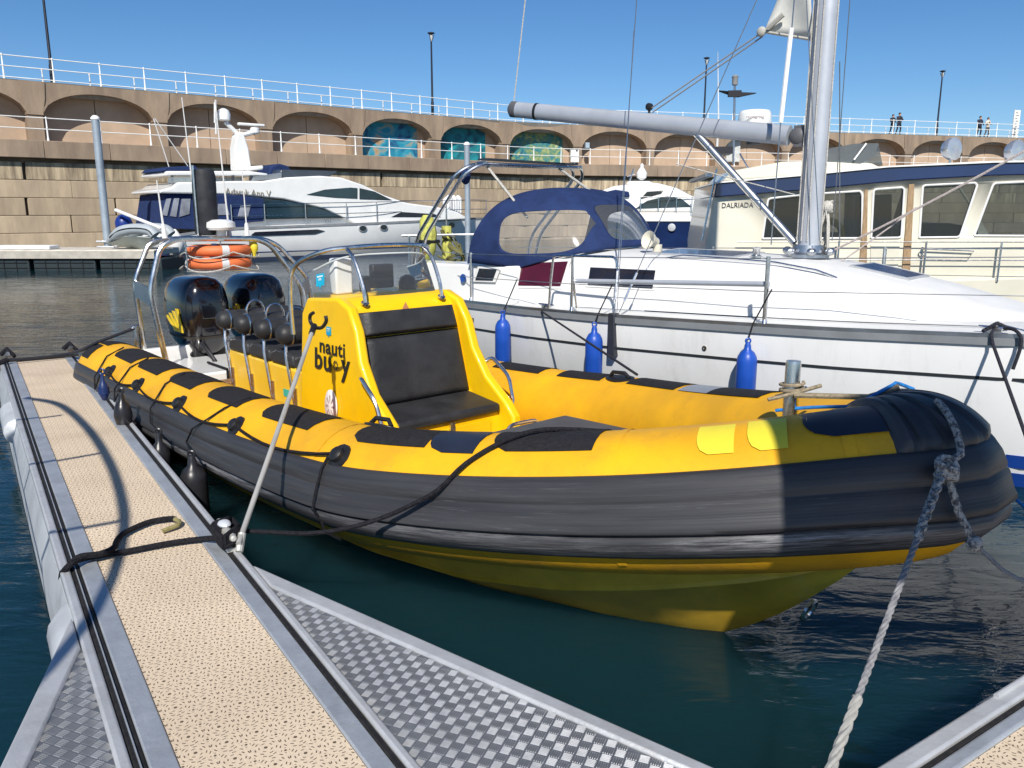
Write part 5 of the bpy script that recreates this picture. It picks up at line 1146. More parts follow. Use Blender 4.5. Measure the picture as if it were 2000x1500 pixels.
tag(mb.build('lifebuoy', mat('yellow_lifebuoy_paint', (.80, .55, .02), .5), origin=tuple(DF.w(tuple(yl_ - (0, 0, .3))))), 'yellow lifebuoy inside the wheelhouse window, right of the mast', 'lifebuoy')
mb = MB(); h_ = [Dp(1797, 492, -.06), Dp(1800, 486, -.06), Dp(1902, 490, -.06), Dp(1893, 503, -.06), Dp(1805, 502, -.06), Dp(1797, 492, -.06)]; mb.tube(h_, .012, 6); mb.build('grab_rail', steel, DA)
mb = MB()
for px in (1640, 1812, 1960, 2060): a_ = Dp(px, 530, -.3); mb.tube([(a_[0], -.12, 1.0), (a_[0], -.12, 1.62)], .018, 8)
for z in (1.32, 1.6): mb.tube([(-2, -.12, z), (4, -.12, z + .02)], .009, 6)
mb.build('deck_rail', steel, DA)
text_obj('name_lettering', 'DALRIADA', .112, mat('grey_print', (.10, .10, .11), .5), DA, basis(tuple(Dp(1440, 401, 0) + (0, -.012, 0)), (1, 0, .02), (0, 0, 1)), squash=.92)
def search(px, py):
    c = Dp(px, py, .35); S_ = MB(); S_.lathe([(.02, -.12), (.12, -.10), (.17, -.02), (.175, .06), (.15, .07), (0, .05)], c, (.55, -.83, .05), 20); S_.build('searchlight', mat('chrome_reflector', (.72, .73, .74), .22, .7) if 'chrome_reflector' not in bpy.data.materials else bpy.data.materials['chrome_reflector'], DA); MB().tube([c - (0, 0, .38), c - (0, 0, .1)], .02, 8).build('searchlight_stand', steel, DA)
search(1858, 291); search(1982, 296)
c = Dp(1474, 235, 1.4); mb = MB(); mb.lathe([(.22, -.14), (.27, -.12), (.285, -.04), (.275, .10), (.25, .155), (.12, .175), (0, .18)], c, n=24); rd = mb.build('radar_dome', white_gel, DA, smooth=60)
MB().lathe([(.285, -.125), (.29, -.12), (.29, -.10), (.285, -.095)], c, n=24).build('radar_band', black_plastic, rd)
text_obj('radar_lettering', 'raymarine', .075, mat('red_grey_print', (.25, .18, .18), .5), rd, basis(tuple(c + (-.04, -.288, .03)), (1, 0, 0), (0, .1, 1)))
MB().lathe([(.12, -.40), (.12, -.2), (.18, -.14)], c, n=14).build('radar_stand', black_plastic, DA)
cz = Dp(1436, 250, 1.4); tz = Dp(1436, 150, 1.4); mb = MB(); mb.tube([cz - (0, 0, .6), tz - (0, 0, .12)], .02, 8); mb.build('light_mast', alu, DA)
mb = MB(); mb.lathe([(.035, -.14), (.05, -.13), (.05, -.02), (.06, 0), (.03, .03), (0, .03)], tz, n=12); mb.build('mast_light', mat('mast_light_glass', (.25, .25, .25), .3), DA)
pm_ = Dp(1436, 183, 1.4); mb = MB(); mb.box(tuple(pm_ - (.12, .05, .05)), tuple(pm_ + (.10, .05, .05))); mb.prism([tuple(pm_ + np.array(q)) for q in ((-.28, 0, .06), (.05, 0, .03), (.05, .04, -.02), (-.1, .02, .0))], (0, .02, -.02)); mb.prism([tuple(pm_ + np.array(q)) for q in ((.0, 0, .03), (.36, 0, .01), (.05, 0, -.05))], (0, .14, 0)); mb.build('pennant', mat('black_pennant', (.012, .012, .02), .7), DA)
mb = MB(); a_ = Dp(1403, 240, .8); mb.tube([a_ - (0, 0, .5), a_ + (0, 0, .05), Dp(1402, 100, .8)], [.02, .014, .004], 6); mb.build('whip_antenna', white_whip, DA)
MB().tube([Dp(1445, 300, .6), Dp(1470, 345, .6)], .015, 6).build('horn_stay', steel, DA)
mb = MB(); mb.box(tuple(Dp(1398, 300, .5)), tuple(Dp(1432, 286, .5) + (0, .5, 0))); mb.build('aft_screen', mat('dark_screen', (.02, .02, .025), .4), DA)
MB().box(tuple(Dp(1378, 345, .1)), tuple(Dp(1392, 338, .1) + (0, 3, 0))).build('gantry_bar', alu, DA)
MB().tube([Dp(1371, 470, -.05), Dp(1400, 330, -.05)], .018, 6).build('ladder_rail', steel, DA)
# ================================================================ SMALL WHITE AND NAVY CRUISER
_kq = on_d(1280, 440, 26); KF = Frame(_kq[:2], 105)
KA = thing('small_cruiser', 'small white motor cruiser with navy hull between the sprayhood and the cream motorboat', 'boat', (_kq[0], _kq[1], 0), KF.rot)
def Kp(px, py, y=0.0): return np.array(KF.y(px, py, y))
def kpan(pts, name, m, y0=0, y1=3.0, bevel=.05, parent=None): return panel(KA, Kp, pts, name, m, y0, y1, bevel, parent)
kx0, kx1 = Kp(1150, 433)[0], Kp(1400, 433)[0]
mb = MB(); st = [(kx0, 0), (kx0 + 2.4, 0), (kx1 - 1.0, .1), (kx1 + .8, .8), (kx1 + 1.8, 1.45)]
mb.loft([[(x, y_, 1.72), (x, y_ + .15, -.3), (x, 2.85 - y_, -.3), (x, 3.0 - y_, 1.72)] for x, y_ in st]); mb.build('hull', navy_gel, KA, smooth=40)
mb = MB(); mb.loft([[(x, y_ - .05, 1.725), (x, y_ - .02, 2.02), (x, 3.02 - y_, 2.02), (x, 3.05 - y_, 1.725)] for x, y_ in st]); mb.build('deck', white_gel, KA, bevel=.04)
kpan([(1160, 412), (1166, 374), (1195, 363), (1245, 357), (1282, 357), (1318, 366), (1352, 384), (1378, 404), (1392, 415)], 'cabin', white_gel, .3, 2.7, .12)
kpan([(1248, 389), (1262, 374), (1294, 372), (1290, 378)], 'cabin_window', dark_glass, .28, .31, .01); kpan([(1238, 408), (1262, 392), (1302, 382), (1330, 388), (1350, 404)], 'cabin_window', teal_glass, .28, .31, .01)
kpan([(1165, 378), (1200, 370), (1226, 374), (1228, 384), (1170, 386)], 'cabin_overhang', navy_canvas, .2, 2.8, .03)
kpan([(1215, 358), (1222, 352), (1262, 352), (1275, 358)], 'roof_hatch', white_gel, .8, 2.0, .03)
mb = MB(); c = Kp(1253, 352, 1.4); mb.lathe([(.05, 0), (.16, .08), (.18, .22), (.1, .36), (.06, .4), (.06, .5), (0, .55)], c, n=14); mb.build('satellite_dome', white_gel, KA)
mb = MB(); mb.tube([Kp(1228, 358, 1.2), Kp(1238, 330, 1.2)], .03); mb.tube([Kp(1225, 345, 1.2), Kp(1240, 340, 1.2)], .02); mb.build('radar_mast', alu, KA)
for px in (1290, 1325): kpan([(px, 452), (px, 446), (px + 12, 446), (px + 12, 452)], 'hull_port', dark_glass, -.02, .03, .0) if False else None
for px in (1312, ): 
    c = Kp(px, 444); mb = MB(); mb.lathe([(.12, 0), (.12, .02), (.09, .025)], (c[0], -.0, c[2]), (0, -1, 0), 14); mb.build('hull_port', alu_pale, KA)
mb = MB()
for px in (1250, 1285, 1320, 1350): a_ = Kp(px, 425, 0); mb.tube([(a_[0], .05, 2.0), (a_[0], .05, 2.5)], .015, 6)
mb.tube([(Kp(1250, 425)[0], .05, 2.5), (Kp(1390, 425)[0], .3, 2.5)], .015, 6); mb.build('guard_rail', steel, KA)
# ================================================================ LARGE WHITE MOTOR YACHT
MF = Frame((-14.82, 31.45), 50)
MY = thing('motor_yacht', 'large white flybridge motor yacht with navy canopy moored below the wall', 'yacht', (-14.82, 31.45, 0), MF.rot)
def Mp(px, py, y=0.0): return np.array(MF.y(px, py, y))
MWD = 4.4
def mpan(pts, name, m, y0=0.3, y1=MWD - .3, bevel=.06, parent=None): return panel(MY, Mp, pts, name, m, y0, y1, bevel, parent)
gx = [Mp(p, 440)[0] for p in (300, 380, 455, 700, 880, 950)]; gz = [Mp(p, q)[2] for p, q in ((300, 466), (380, 454), (455, 446), (700, 437), (880, 430), (950, 427))]
def m_hb(x): t = max(0, (x - 9.5) / (19.75 - 9.5)); return 2.2 * (1 - t ** 2.2)
rings = []
for x in np.r_[np.linspace(1.2, 9.5, 8), np.linspace(10.2, 19.7, 18)]:
    zt = float(np.interp(x, gx, gz)); hb = m_hb(x); t = max(0, (x - 9.5) / 10.2); zb = -.3 + 1.4 * max(0, t - .45) ** 1.5; bl = hb * (.92 - .35 * t)
    rings.append([(x, 2.2 - hb, zt), (x, 2.2 - hb * .99, zt * .6), (x, 2.2 - bl, max(.30, zb + .2)), (x, 2.2 - bl * .8, zb), (x, 2.2 + bl * .8, zb), (x, 2.2 + bl, max(.30, zb + .2)), (x, 2.2 + hb * .99, zt * .6), (x, 2.2 + hb, zt)])
mb = MB(); mb.loft(rings); mb.build('hull', white_gel, MY, smooth=40)
def mline(y, h, m, name, x0=1.2, x1=19.6, f=None):
    mb = MB(); rr = []
    for x in np.linspace(x0, x1, 40):
        zt = float(np.interp(x, gx, gz)); z = f(x) if f else zt + y; yy = 2.2 - m_hb(x) - .025; rr.append([(x, yy, z), (x, yy, z + h), (x, yy + .1, z + h), (x, yy + .1, z)])
    mb.loft(rr); mb.build(name, m, MY)
mline(-.06, .10, mat('grey_rub_rail', (.25, .26, .27), .5), 'rub_rail'); mline(0, .05, navy_gel, 'boot_stripe', 1.2, 14, lambda x: .32); mline(0, .14, mat('dark_blue_antifoul', (.02, .03, .06), .6), 'waterline_band', 1.2, 13, lambda x: .0)
mpan([(238, 520), (232, 512), (232, 494), (300, 490), (320, 492), (320, 522)], 'swim_platform', white_gel, .1, MWD - .1, .05); mpan([(236, 494), (240, 489), (318, 487), (318, 492)], 'platform_deck', teak, .2, MWD - .2, .01)
mpan([(236, 508), (236, 504), (322, 505), (322, 509)], 'platform_stripe', navy_gel, .06, .12, 0)
mpan([(292, 488), (300, 462), (330, 452), (345, 452), (345, 490)], 'transom', white_gel, .3, MWD - .3, .08)
dslot = mat('dark_slot_window', (.015, .018, .03), .15, coat=.4)
mpan([(490, 459), (498, 453), (620, 448), (634, 451), (615, 457), (500, 461)], 'hull_window', dslot, -.03, .05, .01)
for px, py in ((708, 446), (750, 444), (900, 440)):
    c = Mp(px, py); yy = 2.2 - m_hb(c[0]) - .01; mb = MB(); mb.loft([[(c[0] + r_ * 1.5 * math.cos(a), yy - h, c[2] + r_ * math.sin(a)) for a in np.linspace(0, 2 * PI, 21)[:-1]] for r_, h in ((.15, -.05), (.15, .03), (.12, .04))]); f_ = mb.build('porthole', alu_pale, MY)
    mb = MB(); mb.loft([[(c[0] + r_ * 1.5 * math.cos(a), yy - h, c[2] + r_ * math.sin(a)) for a in np.linspace(0, 2 * PI, 21)[:-1]] for r_, h in ((.118, .02), (.118, .045))]); mb.build('porthole_glass', dark_glass, f_)
# deckhouse and superstructure
mpan([(400, 452), (402, 380), (450, 376), (560, 392), (650, 412), (690, 428), (760, 436), (700, 440), (455, 448)], 'deckhouse', white_gel, .45, MWD - .45, .05)
mpan([(316, 377), (318, 371), (340, 365), (352, 356), (470, 353), (520, 353), (565, 346), (630, 343), (672, 346), (714, 360), (757, 381), (800, 396), (860, 404), (900, 414), (925, 428), (700, 438), (640, 408), (560, 389), (470, 380)], 'superstructure', white_gel, .28, MWD - .28, .12)
mpan([(438, 385), (470, 383), (560, 392), (620, 404), (655, 416), (680, 426), (600, 427), (438, 430)], 'saloon_window', teal_glass, .235, .45, .02)
mpan([(604, 380), (640, 370), (690, 366), (704, 367), (704, 388), (660, 386)], 'windscreen_pane', teal_glass, .25, .3, .02); mpan([(708, 367), (738, 374), (772, 391), (708, 389)], 'windscreen_pane', teal_glass, .25, .3, .02)
mpan([(770, 424), (790, 414), (855, 418), (868, 424)], 'foredeck_window', dslot, .25, .3, .02)
# navy canopy round the aft cockpit
mpan([(322, 446), (332, 378), (420, 379), (420, 450)], 'cockpit_canopy', navy_canvas, .5, MWD - .5, .04)
mpan([(418, 452), (420, 380), (470, 381), (520, 388), (520, 432), (485, 435), (480, 446)], 'side_canopy', navy_canvas, .232, .5, .03)
cvin = mat('canopy_clear_panel', (.34, .36, .42), .15, var=.3, scale=1)
mpan([(324, 420), (333, 388), (342, 387), (334, 422)], 'canopy_panel', cvin, .46, .5, 0); mpan([(340, 422), (348, 387), (358, 387), (352, 424)], 'canopy_panel', cvin, .46, .5, 0); mpan([(358, 424), (363, 388), (380, 388), (378, 418)], 'canopy_panel', cvin, .46, .5, 0)
mpan([(428, 420), (430, 398), (446, 398), (452, 420)], 'canopy_panel', cvin, .20, .24, 0); mpan([(468, 424), (474, 402), (494, 400), (488, 424)], 'canopy_panel', cvin, .20, .24, 0)
# flybridge: rail, wind deflector, hardtop, mast
mpan([(332, 342), (336, 333), (500, 333), (535, 338), (535, 343)], 'hardtop', white_gel, .6, MWD - .6, .05)
mpan([(330, 333), (338, 325), (395, 322), (405, 331)], 'hardtop_canvas', navy_canvas, .8, MWD - .8, .03)
lb = glass_mat('pale_blue_screen', (.55, .72, .82), .25)
mpan([(336, 357), (338, 345), (420, 344), (420, 355)], 'flybridge_panel', lb, .5, .53, 0); mpan([(500, 353), (505, 344), (560, 336), (560, 347)], 'flybridge_panel', lb, .5, .53, 0)
for px in (345, 418, 465, 500): mpan([(px, 356), (px, 342), (px + 4, 342), (px + 4, 356)], 'hardtop_post', mat('dark_post', (.05, .05, .06), .4) if px == 345 else bpy.data.materials['dark_post'], .6, .7, 0)
mpan([(425, 355), (425, 345), (497, 345), (497, 353)], 'flybridge_seat', white_gel, 1.2, 2.6, .04)
mpan([(556, 345), (562, 330), (640, 332), (672, 333), (655, 346)], 'flybridge_screen', mat('smoked_screen', (.05, .06, .08), .12, coat=.5), .6, MWD - .6, .02)
mpan([(552, 340), (556, 322), (575, 317), (592, 322), (600, 336)], 'helm_cover', navy_canvas, 1.4, 2.8, .06)
mpan([(512, 331), (512, 322), (542, 320), (542, 329)], 'liferaft_canister', white_gel, 1.4, 2.0, .06)
mb = MB(); y_ = 2.2
q = [Mp(455, 334, y_), Mp(453, 290, y_), Mp(458, 262, y_), Mp(470, 258, y_), Mp(481, 290, y_), Mp(487, 334, y_)]; mb.prism([(p[0], 1.9, p[2]) for p in q], (0, .6, 0)); mb.build('radar_arch', white_gel, MY, bevel=.06)
mb = MB(); mb.tube([Mp(468, 266, y_), Mp(440, 238, y_)], .10, 8); mb.tube([Mp(466, 266, y_), Mp(496, 258, y_)], .10, 8); mb.tube([Mp(497, 262, y_), Mp(497, 250, y_)], .14, 10); mb.build('radar_arm', white_gel, MY)
c = Mp(438, 236, y_); mb = MB(); mb.lathe([(.2, 0), (.26, .04), (.27, .28), (.22, .42), (.1, .5), (0, .52)], c, n=16); mb.build('satellite_dome', white_gel, MY)
c = Mp(497, 247, y_); mb = MB(); mb.box(tuple(c + (-.75, -.1, 0)), tuple(c + (.45, .1, .12))); mb.lathe([(.2, -.3), (.2, -.05)], c, n=12); mb.build('radar_scanner', white_gel, MY, bevel=.04)
mb = MB(); mb.tube([Mp(422, 262, y_), Mp(421, 195, y_)], .04, 8); mb.tube([Mp(420, 240, y_ - .3), Mp(420, 200, y_ - .3)], .05, 8); mb.build('mast_antenna', white_whip, MY)
for a_, b_ in (((330, 326), (300, 232)), ((368, 326), (302, 231)), ): MB().tube([Mp(*a_, 1.0), Mp(*b_, 1.0)], .02, 5).build('outrigger_antenna', white_whip, MY)
mb = MB(); rz = .95
xs2 = [Mp(p, 430)[0] for p in (455, 520, 600, 680, 740, 800, 860, 905, 945)] + [19.3]
for x in xs2: yy = 2.2 - m_hb(x) + .12; zt = float(np.interp(x, gx, gz)); mb.tube([(x, yy, zt), (x, yy, zt + rz)], .022, 6)
for h_ in (rz, rz * .5): mb.tube([(x, 2.2 - m_hb(x) + .12, float(np.interp(x, gx, gz)) + h_) for x in np.linspace(xs2[0], 19.4, 26)], .018, 6)
mb.build('guard_rail', steel, MY)
c = Mp(920, 425, 0); mb = MB()
for k in range(6): mb.tube([(c[0] - .5 + .22 * k, 1.4 + .1 * k, 1.85), (c[0] - .5 + .22 * k, 1.4 + .1 * k, 1.9), (c[0] - .5 + .22 * k, 1.4 + .1 * k, 2.6 + .1 * (k % 2)), (c[0] - .5 + .22 * k, 1.4 + .1 * k, 2.75 + .1 * (k % 2))], [.08, .2, .2, .06], 10)
mb.v = [tuple(MF.w(p)) for p in mb.v]; tag(mb.build('fender_bundle', white_gel, smooth=60, origin=tuple(MF.w((c[0], 1.6, 1.85)))), 'bundle of white fenders standing on the motor yacht foredeck', 'fenders')
text_obj('name_lettering', 'Adarak Ann V', .36, mat('gold_grey_print', (.28, .25, .2), .5), MY, basis(tuple(Mp(490, 376, 0) + (0, .24, 0)), (1, 0, -.045), (0, 0, 1)), squash=.95)
text_obj('hull_lettering', 'sunset 53' if False else 'V53', .22, mat('grey_print_b', (.2, .2, .22), .5), MY, basis(tuple(Mp(645, 431, 0) + (0, .22, 0)), (1, 0, 0), (0, 0, 1)))
c = Mp(345, 508, -.3); wv = lambda m: setattr(m, 'v', [tuple(MF.w(p)) for p in m.v]) or m
mb = MB(); mb.lathe([(.0, 0), (.2, .05), (.33, .3), (.3, .6), (.12, .85), (.05, .95)], (c[0], -.35, .42), n=16); tag(wv(mb).build('round_fender', white_gel, origin=tuple(MF.w((c[0], -.35, .42)))), 'round white fender hanging at the motor yacht stern quarter', 'fender')
mb = MB(); mb.tube([(c[0] - .45, -.3, .02), (c[0] - .45, -.3, .62)], .2, 12); tag(wv(mb).build('navy_fender', navy_canvas, origin=tuple(MF.w((c[0] - .45, -.3, .02)))), 'navy covered fender at the waterline of the motor yacht stern', 'fender')
# davit pole, blue ball and grey dinghy at its stern
_ip = on_d(250, 478, 29.0); IF = Frame(_ip[:2], 96)
DI = thing('dinghy', 'grey inflatable dinghy hanging bow left at the stern of the motor yacht', 'dinghy', (_ip[0], _ip[1], 0), IF.rot)
def Ip(px, py, y=0.0): return np.array(IF.y(px, py, y))
gry = mat('grey_hypalon', (.36, .40, .43), .5, var=.06, scale=3)
cl = [Ip(197, 474), Ip(215, 463), Ip(240, 451), Ip(266, 447), Ip(292, 450), Ip(303, 460)]
for sg in (0, 1.1):
    pts = [(p[0], .55 + (sg - .55) * min(1, .15 + i * .45), p[2]) for i, p in enumerate(cl)]; mb = MB(); mb.tube(smooth_path(pts, 5), [.09 + .10 * min(1, k / 8) for k in range(26)], 12); mb.build('dinghy_tube', gry, DI, smooth=60)
    mb = MB(); mb.tube([np.array(p) + (0, -.19 if sg == 0 else .19, .03) for p in smooth_path(pts, 5)[4:]], .02, 5); mb.build('dinghy_strake', black_plastic, DI)
mb = MB(); mb.loft([[(a[0], .1, a[2] - .05), (a[0], .55, b_[2]), (a[0], 1.0, a[2] - .05)] for a, b_ in ((Ip(205, 474), Ip(205, 478)), (Ip(240, 460), Ip(232, 487)), (Ip(268, 460), Ip(262, 490)), (Ip(292, 462), Ip(290, 478)))], closed=False); mb.build('dinghy_hull', mat('pale_grey_hull', (.42, .47, .46), .4, var=.1), DI, smooth=60)
MB().tube([IF.w(Ip(225, 410, .3)), IF.w(Ip(315, 446, .3))], .06, 8).build('davit_boom', white_gel, MY, world=True)
tag(MB().ball(tuple(IF.w(Ip(242, 438, .8))), (.30, .30, .36), 18, 12).build('ball_fender', mat('royal_blue_ball', (.01, .035, .22), .4)), 'round royal blue ball fender above the grey dinghy', 'fender')
# ================================================================ ROPES, FENDERS, LIFEBUOYS, BOAT HOOK on and around the inflatable
orange = mat('orange_lifebuoy', (.72, .17, .055), .55, var=.12, scale=5)
for py, lab, dx in ((488, 'upper orange lifebuoy slung flat under the steel frame', 0.0), (513, 'lower orange lifebuoy slung flat under the steel frame', .02)):
    p = np.array(RF.w(RF.x(428, py, -.12 + dx))); T_ = thing('lifebuoy', lab, 'lifebuoy', tuple(p), RF.rot, 'lifebuoys under the frame')
    R0, r0 = .275, .052; mb = MB(); mb.tube([(R0 * math.cos(a), R0 * math.sin(a), 0) for a in np.linspace(0, 2 * PI, 41)[:-1]], r0, 12, loop=True); mb.build('ring', orange, T_, smooth=60)
    for k in range(4):
        a0 = PI / 4 + PI / 2 * k + .6; mb = MB(); mb.tube([(R0 * math.cos(a0 + d), R0 * math.sin(a0 + d), 0) for d in np.linspace(-.11, .11, 5)], r0 + .004, 12); mb.build('reflective_band', mat('silver_band', (.62, .62, .62), .4) if 'silver_band' not in bpy.data.materials else bpy.data.materials['silver_band'], T_)
    mb = MB(); mb.tube([((R0 + r0 + .02 + .05 * abs(math.sin(2 * a))) * math.cos(a), (R0 + r0 + .02 + .05 * abs(math.sin(2 * a))) * math.sin(a), -.01 - .06 * abs(math.sin(2 * a))) for a in np.linspace(0, 2 * PI, 48)[:-1]], .007, 5, loop=True); mb.build('grab_line', white_rope, T_)
# black fenders along the pontoon side
fblk = mat('black_vinyl_fender', (.022, .022, .026), .35, var=.2, scale=6)
fplane = (RF, -(1.058 + .324 + .15))
def fline(px, top_px, phi=85):
    sa, sb = s_px(px, 2), s_px(top_px, 62); return [np.array(RF.w(TP(sa + (sb - sa) * k, p, .05 if p < 30 else .014))) for p, k in ((4, .1), (20, .3), (38, .6), (55, .85), (phi, 1))]
for px, yt, ln, r_, tp, m, lab in ((236, 766, .20, .066, 262, fblk, 'black fender second from the inflatable stern'), (309, 846, .26, .066, 330, fblk, 'black fender third from the inflatable stern'), (374, 890, .42, .085, 455, fblk, 'largest black fender, nearest the cleat'), (199, 728, .13, .042, 214, mat('dark_blue_fender', (.012, .03, .12), .4), 'small dark blue fender by the inflatable stern')):
    fender(px, yt, ln, r_, m, lab, 'fenders between inflatable and finger', fline(px, tp), fplane)
# cleat on the finger with rope turns, and the mooring line
def Fz(px, py, z): return np.array(on_z(px, py, z))
cl = Fz(444, 1066, ZD); CT = thing('mooring_cleat', 'pale metal mooring cleat on the finger edge wrapped in black rope', 'cleat', tuple(cl), FF.rot)
pale_metal = mat('pale_cast_metal', (.55, .54, .50), .5, .4, var=.15, scale=12)
mb = MB(); mb.box((-.11, -.03, .005), (.11, .03, .03)); mb.tube([(-.14, 0, .085), (-.09, 0, .075), (.09, 0, .075), (.14, 0, .085)], [.014, .024, .024, .014], 10); mb.build('cleat_horn', pale_metal, CT, bevel=.006)
for sg in (-1, 1): MB().tube([(.05 * sg, 0, .02), (.05 * sg, 0, .075)], .022, 10).build('cleat_leg', pale_metal, CT)
mb = MB(); mb.ball((.03, 0, .105), (.05, .032, .018)); mb.build('cleat_cap', mat('clear_cap', (.6, .62, .66), .2), CT)
ML = thing('mooring_line', 'long black mooring line wound on the finger cleat and led over the near yellow collar', 'rope', tuple(cl), FF.rot)
mb = MB()
for k in range(5): mb.tube(smooth_path([(-.13, .045, .045 + .012 * k), (-.03 + .02 * k, .05, .06 + .01 * k), (.05, -.01, .10 + .004 * k), (.12, -.055, .05 + .01 * k), (.03, -.06, .045 + .01 * k), (-.09 + .015 * k, -.045, .06 + .01 * k), (-.13, .045, .05 + .012 * k)], 4), .0125, 6)
mb.build('cleat_turns', rope_black, ML)
zR = ZD + .024
pts = [cl + (0.03, .02, .07)] + [np.array(p) for p in rope_pts(cl + (.1, .03, .08), RF.w(TP(s_px(870, 40), 22, .05)), .10, 8)][1:] + [np.array(RF.w(TP(s_px(925, 55), 45, .02))), np.array(RF.w(TP(s_px(985, 70), 70, .02))), np.array(RF.w(TP(s_px(1060, 90), 92, .02))), np.array(RF.w(TP(s_px(1180, 115), 125, .02)))]
MB().tube(smooth_path(pts, 4), .0115, 7).build('long_strand', rope_black, ML, world=True)
DR = thing('mooring_rope', 'thick black rope crossing the tan finger deck, one end curling back over it', 'rope', tuple(Fz(330, 1061, ZD)), FF.rot)
pts = [Fz(452, 1050, .58), Fz(400, 1052, .53), Fz(330, 1061, zR), Fz(240, 1078, zR), Fz(180, 1087, zR), Fz(148, 1096, zR + .02), Fz(128, 1112, zR), Fz(120, 1130, .44), Fz(122, 1190, .25), Fz(128, 1260, .05)]
MB().tube(smooth_path(pts, 5), .0145, 7).build('crossing_strand', rope_black, DR, world=True)
pts = [Fz(126, 1124, .47), Fz(150, 1090, zR + .03), Fz(195, 1082, zR + .02), Fz(222, 1070, zR + .03), Fz(228, 1056, zR), Fz(245, 1040, zR), Fz(290, 1020, zR), Fz(330, 1013, zR), Fz(342, 1014, zR)]
MB().tube(smooth_path(pts, 5), .0145, 7).build('curling_strand', rope_black, DR, world=True)
MB().tube(smooth_path([Fz(341, 1014, zR), Fz(350, 1018, zR), Fz(346, 1026, zR), Fz(318, 1037, zR - .005)], 5), .012, 7).build('olive_end', mat('olive_rope', (.30, .26, .11), .9, var=.2, scale=60), DR, world=True, label='olive tan rope end')
rope('strake_tie', 'thin black cord tied down round the black rubbing strake', [np.array(RF.w(TP(s_px(655, 45), p, d))) for p, d in ((40, .02), (28, .03), (10, .04), (-5, .07), (-15, .04), (-28, .05), (-45, .02))], .008, rope_black)
# tail-end lines at the far end of the finger
for px, py, lab in ((16, 702, 'dark mooring cleat at the far left corner of the finger'), (138, 690, 'dark mooring cleat at the far right corner of the finger')):
    c = Fz(px, py, ZD); T_ = thing('mooring_cleat', lab, 'cleat', tuple(c), FF.rot); mb = MB(); mb.tube([(-.11, 0, .08), (.11, 0, .08)], .02, 8); mb.box((-.07, -.03, 0), (.07, .03, .07)); mb.build('cleat_horn', steel, T_)
    mb = MB()
    for k in range(4): mb.tube([(-.1 + .03 * k, -.06, .04), (0, 0, .12), (.1 - .03 * k, .06, .05)], .02, 6)
    mb.build('rope_wrap', rope_black, T_)
c1_, c2_ = Fz(16, 702, ZD + .06), Fz(138, 690, ZD + .06)
rope('end_rope', 'dark rope stretched across the far end of the finger', rope_pts(c1_, c2_, .01, 6), .012, dark_rope)
rope('hanging_rope', 'black rope hanging down at the left edge of the far finger end', [c1_, c1_ + (-.12, -.1, -.05), c1_ + (-.2, -.14, -.3), c1_ + (-.2, -.2, -.55)], .028, rope_black)
q = np.array(RF.w(XP(266, 640, -.45)))
mid = np.array(RF.w(TP(.42, 70, .03))); rope('stern_line', 'dark stern line from the finger corner over the collar tail to the stern post', [c2_, np.array(RF.w(TP(.15, 50, .03))), mid, q], .016, dark_rope)
# boat hook leaning between cleat and console
b0 = cl + (.06, .04, .07); b0 = Fz(466, 1062, .56); t0 = np.array(RF.w(U(614, 636, .80))); BHK = thing('boat_hook', 'grey boat hook with black hooked end leaning from the cleat towards the console', 'boat hook', tuple(b0))
d0 = t0 - b0; MB().tube([(0, 0, 0), tuple(d0)], .0135, 10).build('pole', mat('grey_pole', (.46, .45, .42), .45, .3), BHK)
MB().tube([(0, 0, -.04), tuple(d0 * .035)], .019, 10).build('pole_foot', pale_metal, BHK)
hk = [U(614, 640, .80), U(606, 628, .80), U(606, 616, .80), U(612, 611, .80)]; hk2 = [U(614, 640, .80), U(628, 640, .80), U(637, 628, .80), U(636, 617, .80)]
mb = MB(); mb.tube(smooth_path([np.array(RF.w(p)) - b0 for p in hk[::-1] + hk2], 4), .012, 8); mb.tube([tuple(d0 * .95), tuple(d0 * 1.0)], .02, 10); mb.build('hook', black_plastic, BHK)
# bow ropes
flecked = mat('flecked_grey_rope', (.40, .40, .39), .95, var=.38, scale=55, bump=.8, bscale=110, lo=.42, hi=.55, col2=(.10, .10, .105))
kn = np.array(RF.w(TP(SB - .115, 27, .075)))
BW = thing('bow_rope', 'flecked grey bow rope knotted on the black bow guard with two legs hanging off', 'rope', tuple(kn))
MB().tube([np.array(RF.w(TP(SB - .04 - .006 * k, ph, .045))) for k, ph in enumerate((72, 66, 60, 53, 46, 39, 33))] + [kn], .014, 7).build('guard_strand', flecked, BW, world=True)
e1_ = on_z(1612, 1530, .55); e1_ = np.array(e1_)
def laid(pts, r, tw_=16):
    """three-strand look: three thin tubes twisted round the path"""
    P = [np.array(p, float) for p in pts]; L_0 = np.r_[0, np.cumsum([np.linalg.norm(b - a) for a, b in zip(P, P[1:])])]; n = max(20, int(L_0[-1] / (r * .9))); g = np.linspace(0, L_0[-1], n); Q = np.array([[np.interp(t, L_0, [p[k] for p in P]) for k in range(3)] for t in g]); mb = MB()
    T_ = unit(Q[-1] - Q[0]); u = unit(np.cross(T_, (0, 0, 1.0) if abs(T_[2]) < .95 else (1.0, 0, 0))); v = np.cross(T_, u)
    for j in range(3): mb.tube([Q[i] + r * .52 * (math.cos(g[i] / r * .75 + j * 2 * PI / 3) * u + math.sin(g[i] / r * .75 + j * 2 * PI / 3) * v) for i in range(n)], r * .58, 6)
    return mb
def laid_rope(name, pts, r, m): return laid(pts, r).build(name, m, BW, world=True)
m1 = kn + (e1_ - kn) * .28
laid_rope('hanging_strand', [kn, m1], .0165, flecked)
